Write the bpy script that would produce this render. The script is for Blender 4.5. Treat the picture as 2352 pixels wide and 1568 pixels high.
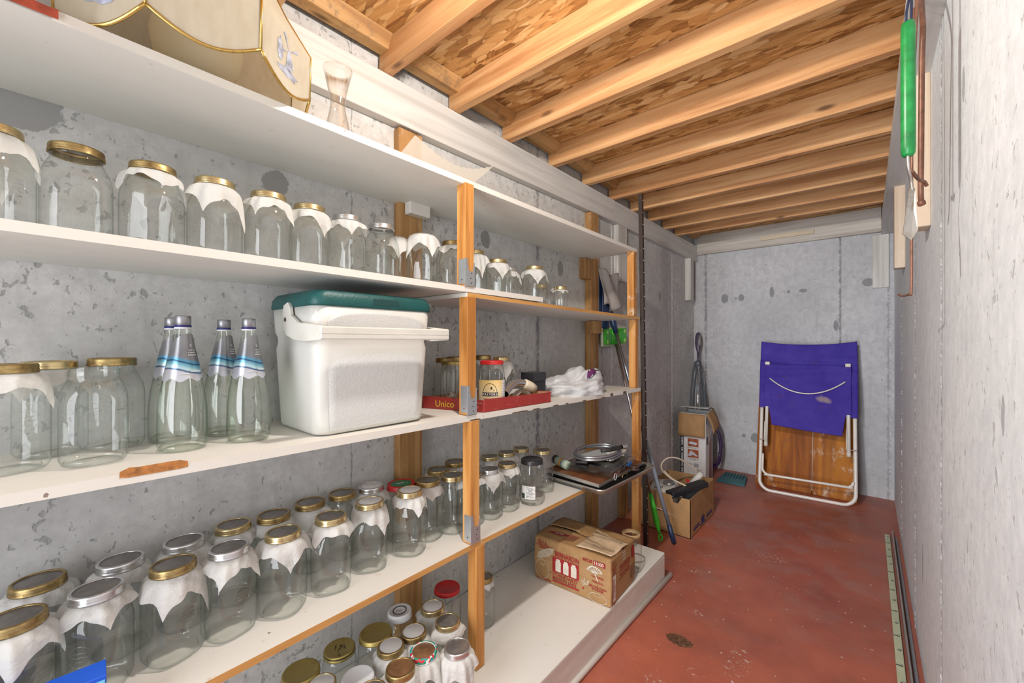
import bpy, bmesh, math, random
from mathutils import Vector, Matrix
from math import sin, cos, pi, radians

S = bpy.context.scene
COL = S.collection
for o in list(bpy.data.objects):
    bpy.data.objects.remove(o)

# ---------------------------------------------------------------- camera
cam_d = bpy.data.cameras.new('camera')
cam_d.sensor_width = 36.0
cam_d.lens = 950.0 / 2352.0 * 36.0
cam_d.clip_start = 0.01
cam = bpy.data.objects.new('camera', cam_d)
COL.objects.link(cam)
cam.location = (0, 0, 1.30)
cam.rotation_euler = (pi / 2, 0, math.atan(817 / 950.0))
S.camera = cam

# ---------------------------------------------------------------- light
def soften(l, strength):
    # gentler than inverse-square falloff, like the exposure-blended photograph
    l.use_nodes = True
    nt = l.node_tree
    em = nt.nodes['Emission']
    lf = nt.nodes.new('ShaderNodeLightFalloff')
    lf.inputs['Strength'].default_value = strength
    nt.links.new(lf.outputs['Linear'], em.inputs['Strength'])
def setup_light():
    w = bpy.data.worlds.new('world')
    S.world = w
    w.use_nodes = True
    bg = w.node_tree.nodes['Background']
    bg.inputs[0].default_value = (0.80, 0.88, 1.0, 1)
    bg.inputs[1].default_value = 0.55
    # bare bulb between the ceiling joists
    l = bpy.data.lights.new('ceiling_bulb', 'POINT')
    l.energy = 27
    soften(l, 1.0)
    l.color = (1.0, 0.95, 0.89)
    l.shadow_soft_size = 0.035
    o = bpy.data.objects.new('ceiling_bulb', l)
    o.location = (-0.60, 0.72, 2.19)
    COL.objects.link(o)
    # added soft fill behind the camera, shaped like a door opening
    l = bpy.data.lights.new('added_fill_light', 'AREA')
    l.shape = 'RECTANGLE'
    l.size = 1.0
    l.size_y = 1.9
    l.energy = 19
    soften(l, 1.0)
    l.color = (0.90, 0.94, 1.0)
    o = bpy.data.objects.new('added_fill_light', l)
    o.location = (-0.62, -1.12, 1.15)
    o.rotation_euler = (radians(90), 0, radians(0))
    COL.objects.link(o)
setup_light()
S.view_settings.view_transform = 'Standard'
S.view_settings.look = 'None'
S.view_settings.gamma = 1.0
S.view_settings.use_curve_mapping = False
S.view_settings.exposure = 0.30
S.cycles.transparent_max_bounces = 22
S.cycles.use_adaptive_sampling = True
S.cycles.adaptive_threshold = 0.03
S.cycles.use_light_tree = False
S.cycles.max_bounces = 6
S.cycles.diffuse_bounces = 3
S.cycles.glossy_bounces = 3
S.cycles.caustics_reflective = False
S.cycles.caustics_refractive = False
S.cycles.use_denoising = True
S.cycles.sample_clamp_indirect = 4.0

rnd = random.Random(7)

# ---------------------------------------------------------------- materials
class NT:
    def __init__(s, name):
        s.m = bpy.data.materials.new(name)
        s.m.use_nodes = True
        s.t = s.m.node_tree
        s.t.nodes.clear()
        s.out = s.n('ShaderNodeOutputMaterial')
    def n(s, kind, **kw):
        nd = s.t.nodes.new(kind)
        for k, v in kw.items():
            s.set(nd, k, v)
        return nd
    def set(s, nd, k, v):
        if isinstance(v, bpy.types.NodeSocket):
            s.t.links.new(v, nd.inputs[k])
        else:
            if isinstance(v, (tuple, list)) and len(v) == 3 and nd.inputs[k].type == 'RGBA':
                v = (*v, 1)
            nd.inputs[k].default_value = v
    def coord(s, kind='Object', scale=(1, 1, 1), rot=(0, 0, 0), loc=(0, 0, 0)):
        tc = s.n('ShaderNodeTexCoord')
        mp = s.n('ShaderNodeMapping')
        s.t.links.new(tc.outputs[kind], mp.inputs[0])
        mp.inputs['Scale'].default_value = scale
        mp.inputs['Rotation'].default_value = rot
        mp.inputs['Location'].default_value = loc
        return mp.outputs[0]
    def noise(s, vec, scale=5, detail=3, rough=0.55, dist=0.0):
        nd = s.n('ShaderNodeTexNoise')
        s.set(nd, 'Vector', vec)
        s.set(nd, 'Scale', scale); s.set(nd, 'Detail', detail); s.set(nd, 'Roughness', rough); s.set(nd, 'Distortion', dist)
        return nd
    def voro(s, vec, scale=5, feature='F1', rand=1.0):
        nd = s.n('ShaderNodeTexVoronoi')
        nd.feature = feature
        s.set(nd, 'Vector', vec); s.set(nd, 'Scale', scale); s.set(nd, 'Randomness', rand)
        return nd
    def ramp(s, fac, stops, interp='LINEAR'):
        nd = s.n('ShaderNodeValToRGB')
        s.set(nd, 'Fac', fac)
        cr = nd.color_ramp
        cr.interpolation = interp
        while len(cr.elements) < len(stops):
            cr.elements.new(0.5)
        for e, (p, c) in zip(cr.elements, stops):
            e.position = p
            e.color = (*c, 1) if len(c) == 3 else c
        return nd.outputs[0]
    def rng(s, v, a, b, c=0.0, d=1.0):
        nd = s.n('ShaderNodeMapRange')
        s.set(nd, 0, v); s.set(nd, 1, a); s.set(nd, 2, b); s.set(nd, 3, c); s.set(nd, 4, d)
        return nd.outputs[0]
    def math(s, op, a, b=0.0, c=0.0):
        nd = s.n('ShaderNodeMath'); nd.operation = op
        s.set(nd, 0, a); s.set(nd, 1, b)
        if op in ('MULTIPLY_ADD',): s.set(nd, 2, c)
        return nd.outputs[0]
    def vmath(s, op, a, b=(0, 0, 0)):
        nd = s.n('ShaderNodeVectorMath'); nd.operation = op
        s.set(nd, 0, a)
        if op == 'SCALE': s.set(nd, 3, b)
        else: s.set(nd, 1, b)
        return nd.outputs['Value'] if op in ('LENGTH', 'DISTANCE', 'DOT_PRODUCT') else nd.outputs[0]
    def mix(s, f, a, b, blend='MIX'):
        nd = s.n('ShaderNodeMix'); nd.data_type = 'RGBA'; nd.blend_type = blend
        s.set(nd, 0, f)
        for i, v in ((6, a), (7, b)):
            if isinstance(v, (tuple, list)): v = (*v, 1) if len(v) == 3 else v
            if isinstance(v, bpy.types.NodeSocket): s.t.links.new(v, nd.inputs[i])
            else: nd.inputs[i].default_value = v
        return nd.outputs[2]
    def bump(s, h, strength=0.3, dist=0.01):
        nd = s.n('ShaderNodeBump')
        s.set(nd, 'Height', h); s.set(nd, 'Strength', strength); s.set(nd, 'Distance', dist)
        return nd.outputs[0]
    def bsdf(s, color, rough=0.6, metal=0.0, normal=None, spec=0.5, **kw):
        p = s.n('ShaderNodeBsdfPrincipled')
        s.set(p, 'Base Color', color); s.set(p, 'Roughness', rough); s.set(p, 'Metallic', metal)
        s.set(p, 'Specular IOR Level', spec)
        for k, v in kw.items(): s.set(p, k.replace('_', ' '), v)
        if normal is not None: s.set(p, 'Normal', normal)
        s.t.links.new(p.outputs[0], s.out.inputs[0])
        return p

_M = {}
def plain(name, color, rough=0.5, metal=0.0, var=0.06, vscale=9, bump=0.0, bscale=40, spec=0.5):
    """a one-colour material with slight wear and grain"""
    if name in _M: return _M[name]
    t = NT(name)
    v = t.coord()
    n = t.noise(v, vscale, 4, 0.6)
    a = tuple(max(0, c * (1 - var * 1.6)) for c in color)
    b = tuple(min(1, c * (1 + var)) for c in color)
    c = t.ramp(n.outputs[0], [(0.3, a), (0.7, b)])
    nm = None
    if bump: nm = t.bump(t.noise(v, bscale, 3, 0.6).outputs[0], bump, 0.004)
    t.bsdf(c, rough, metal, nm, spec)
    _M[name] = t.m
    return t.m

def concrete(name, base, light, pit, patches=(), lines=(), pitting=0.55, plane='X', paint=0.0):
    """cast concrete wall; patches = (x,y,z, radius, zstretch) of bare cement; lines = seam positions along the wall"""
    t = NT(name)
    v = t.coord()
    n1 = t.noise(v, 1.6, 4, 0.62)
    n2 = t.noise(v, 26, 4, 0.7)
    col = t.ramp(n1.outputs[0], [(0.30, base), (0.62, light)])
    col = t.mix(t.rng(n2.outputs[0], 0.35, 0.7, 0.0, 0.6), col, tuple(c * 0.80 for c in base))
    wv = t.vmath('ADD', v, t.vmath('SCALE', n2.outputs['Color'], 0.02))
    # ragged holes in drifts, and fine grit
    np_ = t.noise(t.coord(scale=(1, 1, 0.8)), 40, 3, 0.60, 0.3)
    thr = t.rng(n1.outputs['Color'], 0.36, 0.60, 0.70, 0.70 - 0.145 * pitting)
    df = t.math('SUBTRACT', np_.outputs[0], thr)
    d2 = t.rng(df, 0.0, 0.03, 0, 1)
    col = t.mix(t.math('MULTIPLY', d2, 0.62), col, tuple(c * 1.1 for c in pit))
    np2 = t.noise(t.coord(scale=(1, 1, 0.7)), 85, 2, 0.6)
    d3 = t.rng(np2.outputs[0], 0.68 - 0.03 * pitting, 0.72, 0, 0.55 * min(1, pitting + .3))
    col = t.mix(d3, col, pit)
    # streaky form marks
    st = t.noise(t.coord(scale=(9, 9, 1.1)), 3.0, 3, 0.6)
    col = t.mix(t.rng(st.outputs[0], 0.55, 0.75, 0.0, 0.35), col, tuple(c * 0.72 for c in base))
    sep = t.n('ShaderNodeSeparateXYZ'); t.set(sep, 0, wv)
    ax = sep.outputs[1] if plane == 'X' else sep.outputs[0]
    brk = t.rng(n2.outputs[0], 0.35, 0.6, 0.2, 0.9) if lines else None
    for (pos, w, dark) in lines:
        d = t.math('ABSOLUTE', t.math('SUBTRACT', ax, pos + 0.01))
        col = t.mix(t.math('MULTIPLY', t.rng(d, w, w * 0.3, 0.0, 1.0), brk), col, dark)
    for (x, y, z, r, zs) in patches:
        mp = t.n('ShaderNodeMapping'); t.set(mp, 0, wv)
        mp.inputs['Location'].default_value = (-x - .01, -y - .01, -(z + .01) / zs)
        mp.inputs['Scale'].default_value = (1, 1, 1 / zs)
        f = t.rng(t.math('ADD', t.vmath('LENGTH', mp.outputs[0]), t.math('MULTIPLY', n2.outputs[0], r * 0.9)), r * 1.42, r * 1.34, 0, 1)
        col = t.mix(f, col, tuple(c * 0.60 for c in base))
    h = t.math('SUBTRACT', t.math('MULTIPLY', n2.outputs[0], 0.35), t.rng(np_.outputs[0], .62, .70, 0, .7))
    t.bsdf(col, 0.8, 0, t.bump(h, 0.35, 0.004), 0.3)
    return t.m

def wood(name, c1, c2, c3, axis='X', scale=1.0, rough=0.5, knots=True, wear=0.0, wearcol=(0.7, 0.62, 0.5)):
    key = name
    if key in _M: return _M[key]
    t = NT(name)
    k = {'X': (1.3, 22, 22), 'Y': (22, 1.3, 22), 'Z': (22, 22, 1.3)}[axis]
    v = t.coord(scale=tuple(q * scale for q in k))
    oi = t.n('ShaderNodeObjectInfo')
    off = t.n('ShaderNodeVectorMath'); off.operation = 'ADD'
    t.set(off, 0, v)
    sc = t.n('ShaderNodeVectorMath'); sc.operation = 'SCALE'; sc.inputs[0].default_value = (37, 51, 23)
    t.set(sc, 3, oi.outputs['Random']); t.set(off, 1, sc.outputs[0])
    v = off.outputs[0]
    n = t.noise(v, 1.0, 6, 0.62, 0.6)
    col = t.ramp(n.outputs[0], [(0.36, c1), (0.49, c2), (0.64, c3)])
    v2 = t.coord(scale=tuple(q * scale * (0.22 if q > 5 else 0.5) for q in k))
    of2 = t.n('ShaderNodeVectorMath'); of2.operation = 'ADD'; t.set(of2, 0, v2); t.set(of2, 1, sc.outputs[0])
    n2 = t.noise(of2.outputs[0], 1.0, 3, 0.5)
    col = t.mix(t.rng(n2.outputs[0], 0.35, 0.7, 0.0, 0.4), col, c1)
    if knots:
        kk = {'X': (1.0, 3, 3), 'Y': (3, 1.0, 3), 'Z': (3, 3, 1.0)}[axis]
        v3 = t.coord(scale=tuple(q * 2.6 * scale for q in kk))
        of3 = t.n('ShaderNodeVectorMath'); of3.operation = 'ADD'; t.set(of3, 0, v3); t.set(of3, 1, sc.outputs[0])
        vo = t.voro(of3.outputs[0], 1.0)
        col = t.mix(t.rng(vo.outputs['Distance'], 0.12, 0.05, 0, 0.85), col, tuple(c * 0.35 for c in c1))
    if wear:
        wn = t.noise(t.coord(), 14, 5, 0.75)
        col = t.mix(t.rng(wn.outputs[0], 0.62 - wear * 0.2, 0.72, 0, 0.8), col, wearcol)
    t.bsdf(col, rough, 0, t.bump(n.outputs[0], 0.12, 0.003), 0.35)
    _M[key] = t.m
    return t.m

def osb():
    t = NT('oriented_strand_board')
    base = t.coord()
    def layer(ang, seed, sc=1.0):
        mp = t.n('ShaderNodeMapping'); 
        nz = t.noise(base, 6, 2)
        wv = t.vmath('ADD', base, t.vmath('SCALE', nz.outputs['Color'], 0.014))
        t.set(mp, 0, wv)
        mp.inputs['Rotation'].default_value = (0, 0, ang)
        mp.inputs['Scale'].default_value = (12 * sc, 46 * sc, 1)
        mp.inputs['Location'].default_value = (seed, seed * 1.7, seed)
        vo = t.voro(mp.outputs[0], 1.0)
        gr = t.n('ShaderNodeMapping'); t.set(gr, 0, mp.outputs[0]); gr.inputs['Scale'].default_value = (0.6, 6, 1)
        gn = t.noise(gr.outputs[0], 1.2, 3)
        s = t.n('ShaderNodeSeparateColor', Color=vo.outputs['Color'])
        f = t.math('ADD', t.math('MULTIPLY', s.outputs[0], 0.8), t.math('MULTIPLY', t.math('SUBTRACT', gn.outputs[0], 0.5), 0.5))
        return f, s.outputs[1], vo.outputs['Distance']
    pal = [(0.02, (0.24, 0.10, 0.028)), (0.14, (0.42, 0.20, 0.06)), (0.36, (0.56, 0.29, 0.10)), (0.65, (0.66, 0.38, 0.15)), (0.92, (0.80, 0.55, 0.29))]
    A = layer(0.35, 1.3); B = layer(1.25, 4.1, 1.1); Cc = layer(-0.6, 9.7, 0.9); D = layer(2.2, 17.0, 0.8)
    f = A[0]
    edge = A[2]
    for L, th in ((B, 0.5), (Cc, 0.58), (D, 0.66)):
        m = t.math('GREATER_THAN', L[1], th)
        mm = t.n('ShaderNodeMix'); mm.data_type = 'FLOAT'
        t.set(mm, 0, m); t.set(mm, 2, f); t.set(mm, 3, L[0]); f = mm.outputs[0]
        m2 = t.n('ShaderNodeMix'); m2.data_type = 'FLOAT'
        t.set(m2, 0, m); t.set(m2, 2, edge); t.set(m2, 3, L[2]); edge = m2.outputs[0]
    col = t.ramp(f, pal)
    col = t.mix(t.rng(edge, 0.62, 0.85, 0, 0.45), col, (0.16, 0.065, 0.02))
    t.bsdf(col, 0.6, 0, t.bump(f, 0.35, 0.004), 0.3)
    return t.m

def glass(name, centre, edge, refl=1.0, rough=0.02, power=2.6, dirt=0.0, wob=0.12):
    """thin-walled glass: clear face-on, tinted and mirror-like at grazing angles"""
    if name in _M: return _M[name]
    t = NT(name)
    v = t.coord()
    nm = t.bump(t.noise(v, 22, 2, 0.4).outputs[0], wob, 0.01)
    lw = t.n('ShaderNodeLayerWeight'); lw.inputs[0].default_value = 0.5
    fc = lw.outputs['Facing']
    p = t.math('POWER', fc, power)
    col = t.mix(p, centre, edge)
    if dirt:
        col = t.mix(t.rng(t.noise(v, 30, 5, 0.7).outputs[0], 0.45, 0.8, 0, dirt), col, tuple(c * .8 for c in centre))
    tr = t.n('ShaderNodeBsdfTransparent'); t.set(tr, 0, col)
    gl = t.n('ShaderNodeBsdfGlossy'); t.set(gl, 'Roughness', rough); t.set(gl, 'Color', (1, 1, 1)); t.set(gl, 'Normal', nm)
    fr = t.math('ADD', t.math('MULTIPLY', t.math('POWER', fc, 4.0), 0.55 * refl), 0.055 * refl)
    ms = t.n('ShaderNodeMixShader')
    t.set(ms, 0, fr); t.set(ms, 1, tr.outputs[0]); t.set(ms, 2, gl.outputs[0])
    t.t.links.new(ms.outputs[0], t.out.inputs[0])
    _M[name] = t.m
    return t.m

def sheet_mat(name, color, trans=0.35, rough=0.8, crease=0.25, clear=0.0, spec=0.2):
    """paper / cloth / film that lets some light through"""
    if name in _M: return _M[name]
    t = NT(name)
    v = t.coord()
    nm = t.bump(t.noise(v, 34, 3, 0.6).outputs[0], crease, 0.006)
    col = t.mix(t.rng(t.noise(v, 11, 3).outputs[0], 0.35, 0.7, 0, 0.25), color, tuple(c * 0.88 for c in color))
    p = t.bsdf(col, rough, 0, nm, spec)
    tl = t.n('ShaderNodeBsdfTranslucent'); t.set(tl, 0, col); t.set(tl, 'Normal', nm)
    ms = t.n('ShaderNodeMixShader'); t.set(ms, 0, trans); t.set(ms, 1, p.outputs[0]); t.set(ms, 2, tl.outputs[0])
    o = ms.outputs[0]
    if clear:
        tp = t.n('ShaderNodeBsdfTransparent')
        m2 = t.n('ShaderNodeMixShader'); t.set(m2, 0, clear); t.set(m2, 1, o); t.set(m2, 2, tp.outputs[0]); o = m2.outputs[0]
    t.t.links.new(o, t.out.inputs[0])
    _M[name] = t.m
    return t.m

def metal(name, c, c2, rough=0.3, rust=0.4, scale=40):
    if name in _M: return _M[name]
    t = NT(name)
    v = t.coord()
    n = t.noise(v, scale, 5, 0.7)
    f = t.rng(n.outputs[0], 0.62 - rust * 0.25, 0.75, 0, 1)
    col = t.mix(f, c, c2)
    r = t.n('ShaderNodeMapRange'); t.set(r, 0, f); t.set(r, 3, rough); t.set(r, 4, 0.6)
    t.bsdf(col, r.outputs[0], 0.92, t.bump(n.outputs[0], 0.08, 0.002))
    _M[name] = t.m
    return t.m

def painted_board(name, top, stain, bare=None, grime=0.35):
    if name in _M: return _M[name]
    t = NT(name)
    v = t.coord()
    n = t.noise(t.coord(scale=(1, 0.35, 1)), 5, 5, 0.62)
    col = t.mix(t.rng(n.outputs[0], 0.45, 0.75, 0, grime), top, stain)
    n2 = t.noise(v, 19, 4, 0.75)
    col = t.mix(t.rng(n2.outputs[0], 0.66, 0.72, 0, 0.6), col, (0.62, 0.46, 0.27))
    vo = t.voro(t.vmath('ADD', v, t.vmath('SCALE', n2.outputs['Color'], 0.02)), 9)
    col = t.mix(t.math('MULTIPLY', t.math('LESS_THAN', vo.outputs['Distance'], 0.035), 0.8), col, (0.16, 0.09, 0.05))
    t.bsdf(col, 0.5, 0, t.bump(n2.outputs[0], 0.08, 0.002), 0.4)
    _M[name] = t.m
    return t.m

# ---------------------------------------------------------------- mesh helpers
class B:
    """collects shapes and links them as ONE mesh object"""
    def __init__(s):
        s.bm = bmesh.new(); s.mi = 0
    def _add(s, bm2, M=None, smooth=None):
        me = bpy.data.meshes.new('tmp'); 
        if M is not None: bmesh.ops.transform(bm2, matrix=M, verts=bm2.verts)
        for f in bm2.faces:
            f.material_index = s.mi
            if smooth is not None: f.smooth = smooth
        bm2.to_mesh(me); bm2.free()
        s.bm.from_mesh(me); bpy.data.meshes.remove(me)
        return s
    def box(s, x0, y0, z0, x1, y1, z1, bev=0.0, M=None, seg=1):
        b = bmesh.new()
        bmesh.ops.create_cube(b, size=1.0)
        bmesh.ops.scale(b, vec=(x1 - x0, y1 - y0, z1 - z0), verts=b.verts)
        bmesh.ops.translate(b, vec=((x0 + x1) / 2, (y0 + y1) / 2, (z0 + z1) / 2), verts=b.verts)
        if bev: bmesh.ops.bevel(b, geom=b.edges[:], offset=bev, segments=seg, profile=0.5, affect='EDGES')
        return s._add(b, M, False)
    def hexa(s, pts, bev=0.0):
        """8 points: bottom ring of four then top ring of four"""
        b = bmesh.new()
        v = [b.verts.new(p) for p in pts]
        for f in ((3, 2, 1, 0), (4, 5, 6, 7), (0, 1, 5, 4), (1, 2, 6, 5), (2, 3, 7, 6), (3, 0, 4, 7)):
            b.faces.new([v[i] for i in f])
        bmesh.ops.recalc_face_normals(b, faces=b.faces)
        if bev: bmesh.ops.bevel(b, geom=b.edges[:], offset=bev, segments=1, profile=0.5, affect='EDGES')
        return s._add(b, None, False)
    def faces(s, vs, fs, smooth=False, M=None):
        b = bmesh.new()
        v = [b.verts.new(p) for p in vs]
        for f in fs:
            try: b.faces.new([v[i] for i in f])
            except ValueError: pass
        return s._add(b, M, smooth)
    def grid(s, fn, nu, nv, smooth=True, M=None):
        vs = [fn(i / nu, j / nv) for j in range(nv + 1) for i in range(nu + 1)]
        fs = [(j * (nu + 1) + i, j * (nu + 1) + i + 1, (j + 1) * (nu + 1) + i + 1, (j + 1) * (nu + 1) + i) for j in range(nv) for i in range(nu)]
        return s.faces(vs, fs, smooth, M)
    def lathe(s, prof, n=28, sq=None, M=None, smooth=True, cap0=False, cap1=False):
        """prof list of (r,z); sq(z)->superellipse exponent"""
        vs = []
        for r, z in prof:
            e = sq(z) if sq else 2.0
            for k in range(n):
                a = 2 * pi * k / n
                q = 1.0
                if e != 2.0: q = (abs(cos(a)) ** e + abs(sin(a)) ** e) ** (-1.0 / e)
                vs.append((r * q * cos(a), r * q * sin(a), z))
        fs = [(j * n + k, j * n + (k + 1) % n, (j + 1) * n + (k + 1) % n, (j + 1) * n + k) for j in range(len(prof) - 1) for k in range(n)]
        if cap0: fs.append(tuple(reversed(range(n))))
        if cap1: fs.append(tuple((len(prof) - 1) * n + k for k in range(n)))
        return s.faces(vs, fs, smooth, M)
    def tube(s, pts, r, n=10, closed=False, caps=True, smooth=True):
        P = [Vector(p) for p in pts]
        rr = r if isinstance(r, (list, tuple)) else [r] * len(P)
        vs = []; prev = None
        for i, p in enumerate(P):
            a = P[i - 1] if (i > 0 or closed) else P[i]
            c = P[(i + 1) % len(P)] if (i < len(P) - 1 or closed) else P[i]
            d = (c - a).normalized()
            if prev is None:
                up = Vector((0, 0, 1)) if abs(d.z) < 0.9 else Vector((1, 0, 0))
                prev = d.cross(up).normalized()
            u = (prev - d * prev.dot(d)).normalized(); prev = u
            w = d.cross(u)
            for k in range(n):
                t = 2 * pi * k / n
                vs.append(p + (u * cos(t) + w * sin(t)) * rr[i])
        m = len(P)
        fs = [(j * n + k, j * n + (k + 1) % n, ((j + 1) % m) * n + (k + 1) % n, ((j + 1) % m) * n + k) for j in range(m if closed else m - 1) for k in range(n)]
        if caps and not closed:
            fs.append(tuple(reversed(range(n)))); fs.append(tuple((m - 1) * n + k for k in range(n)))
        return s.faces([tuple(v) for v in vs], fs, smooth)
    def prism(s, poly, z0, z1, M=None, bev=0.0):
        n = len(poly)
        b = bmesh.new()
        lo = [b.verts.new((x, y, z0)) for x, y in poly]; hi = [b.verts.new((x, y, z1)) for x, y in poly]
        b.faces.new(list(reversed(lo))); b.faces.new(hi)
        for i in range(n): b.faces.new((lo[i], lo[(i + 1) % n], hi[(i + 1) % n], hi[i]))
        bmesh.ops.recalc_face_normals(b, faces=b.faces)
        if bev: bmesh.ops.bevel(b, geom=b.edges[:], offset=bev, segments=1, profile=0.5, affect='EDGES')
        return s._add(b, M, False)
    def loft(s, rings, smooth=True, cap0=True, cap1=True):
        n = len(rings[0]); vs = [p for r in rings for p in r]
        fs = [(j * n + k, j * n + (k + 1) % n, (j + 1) * n + (k + 1) % n, (j + 1) * n + k) for j in range(len(rings) - 1) for k in range(n)]
        if cap0: fs.append(tuple(reversed(range(n))))
        if cap1: fs.append(tuple((len(rings) - 1) * n + k for k in range(n)))
        return s.faces(vs, fs, smooth)
    def text(s, body, size, M, align='LEFT', extrude=0.0, shear=0.0, xs=1.0, bold=0.0):
        cu = bpy.data.curves.new('t', 'FONT')
        cu.body = body; cu.size = size; cu.align_x = align; cu.extrude = extrude; cu.shear = shear; cu.offset = bold
        cu.resolution_u = 3
        ob = bpy.data.objects.new('t', cu); COL.objects.link(ob)
        dg = bpy.context.evaluated_depsgraph_get()
        me = bpy.data.meshes.new_from_object(ob.evaluated_get(dg))
        bpy.data.objects.remove(ob); bpy.data.curves.remove(cu)
        b = bmesh.new(); b.from_mesh(me); bpy.data.meshes.remove(me)
        return s._add(b, M @ Matrix.Diagonal((xs, 1, 1, 1)), False)
    def build(s, name, mats, parent=None, weld=True, solid=0.0):
        if weld: bmesh.ops.remove_doubles(s.bm, verts=s.bm.verts, dist=1e-6)
        me = bpy.data.meshes.new(name)
        s.bm.to_mesh(me); s.bm.free()
        for m in (mats if isinstance(mats, (list, tuple)) else [mats]): me.materials.append(m)
        o = bpy.data.objects.new(name, me)
        COL.objects.link(o)
        if parent is not None: o.parent = parent
        if solid:
            md = o.modifiers.new('thickness', 'SOLIDIFY'); md.thickness = solid; md.offset = 0
        return o

def tag(o, label, cat, group=None, kind=None):
    o['label'] = label; o['category'] = cat
    if group: o['group'] = group
    if kind: o['kind'] = kind
    return o
def thing(name, label, cat, loc=(0, 0, 0), rz=0.0, group=None, rot=None):
    o = bpy.data.objects.new(name, None)
    o.empty_display_size = 0.05
    COL.objects.link(o)
    o.location = loc
    o.rotation_euler = rot if rot else (0, 0, rz)
    return tag(o, label, cat, group)
def struct(o):
    o['kind'] = 'structure'; return o
def copy_tree(o, parent=None):
    c = o.copy(); COL.objects.link(c)
    if parent is not None: c.parent = parent
    for ch in list(o.children): copy_tree(ch, c)
    return c
def frame(o, x, y):
    """matrix whose local X,Y axes are the given directions, origin o"""
    x = Vector(x).normalized(); y = Vector(y); y = (y - x * y.dot(x)).normalized(); z = x.cross(y)
    M = Matrix((x, y, z)).transposed().to_4x4(); M.translation = Vector(o)
    return M
def rrect(w, d, r, z, n=5, cx=0, cy=0):
    pts = []
    for sx, sy, a0 in ((1, 1, 0), (-1, 1, pi / 2), (-1, -1, pi), (1, -1, 3 * pi / 2)):
        for k in range(n + 1):
            a = a0 + k / n * pi / 2
            pts.append((cx + sx * (w / 2 - r) + r * cos(a), cy + sy * (d / 2 - r) + r * sin(a), z))
    return pts

def fine_print(b, M, width, h, seed=1, fill=0.8):
    """a line of print too small to read: uneven little bars"""
    r = random.Random(seed); x = 0.0
    while x < width:
        w = h * r.uniform(0.35, 0.75)
        if r.random() < fill:
            hh = h * r.uniform(0.75, 1.0)
            b.faces([tuple(M @ Vector(p)) for p in ((x, 0, 0), (min(x + w, width), 0, 0), (min(x + w, width), hh, 0), (x, hh, 0))], [(0, 1, 2, 3)])
        x += w + h * 0.22
def arc_print(b, r_, a0, a1, z, h, seed=1, fill=0.82):
    r = random.Random(seed); a = a0
    while a < a1:
        w = h * r.uniform(0.35, 0.75) / r_
        if r.random() < fill: b.faces([(r_ * cos(q), r_ * sin(q), zz) for q, zz in ((a, z), (a + w, z), (a + w, z + h), (a, z + h))], [(0, 1, 2, 3)])
        a += w + h * 0.25 / r_

# colours
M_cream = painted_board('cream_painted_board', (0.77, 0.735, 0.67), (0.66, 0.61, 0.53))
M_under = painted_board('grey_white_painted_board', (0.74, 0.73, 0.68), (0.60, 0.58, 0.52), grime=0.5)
M_edgewood = wood('bare_board_edge', (0.50, 0.24, 0.07), (0.62, 0.32, 0.10), (0.72, 0.41, 0.15), 'Y', 1.0, 0.6, False)
M_joist = wood('spruce_joist', (0.43, 0.195, 0.075), (0.62, 0.33, 0.14), (0.74, 0.45, 0.22), 'X', 1.0, 0.55)
M_block = wood('blocking_board', (0.36, 0.18, 0.065), (0.52, 0.29, 0.11), (0.62, 0.38, 0.17), 'Y', 1.0, 0.6, True, 0.3, (0.2, 0.13, 0.08))
M_post = wood('spruce_post', (0.42, 0.165, 0.035), (0.61, 0.275, 0.072), (0.72, 0.38, 0.13), 'Z', 1.0, 0.5)
M_postw = wood('paint_flecked_post', (0.40, 0.155, 0.034), (0.58, 0.26, 0.068), (0.69, 0.36, 0.12), 'Z', 1.0, 0.5, False, 0.25, (0.8, 0.74, 0.62))
M_stud = wood('old_wall_stud', (0.30, 0.145, 0.05), (0.45, 0.245, 0.09), (0.60, 0.36, 0.15), 'Z', 1.0, 0.6, True, 0.15, (0.6, 0.5, 0.38))
M_beam = wood('whitewashed_beam', (0.56, 0.54, 0.51), (0.67, 0.65, 0.62), (0.74, 0.73, 0.70), 'Y', 0.9, 0.7, False, 0.0)
M_beamz = wood('whitewashed_block', (0.48, 0.46, 0.42), (0.60, 0.58, 0.54), (0.70, 0.68, 0.64), 'Z', 0.9, 0.7, False)
M_beamx = wood('whitewashed_end_board', (0.40, 0.36, 0.31), (0.50, 0.46, 0.41), (0.60, 0.56, 0.50), 'X', 0.9, 0.7, False)
M_galv = metal('galvanised_steel', (0.62, 0.66, 0.70), (0.42, 0.45, 0.48), 0.42, 0.5, 25)
M_darksteel = metal('dark_painted_steel', (0.075, 0.058, 0.05), (0.13, 0.09, 0.06), 0.5, 0.3, 25)

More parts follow.
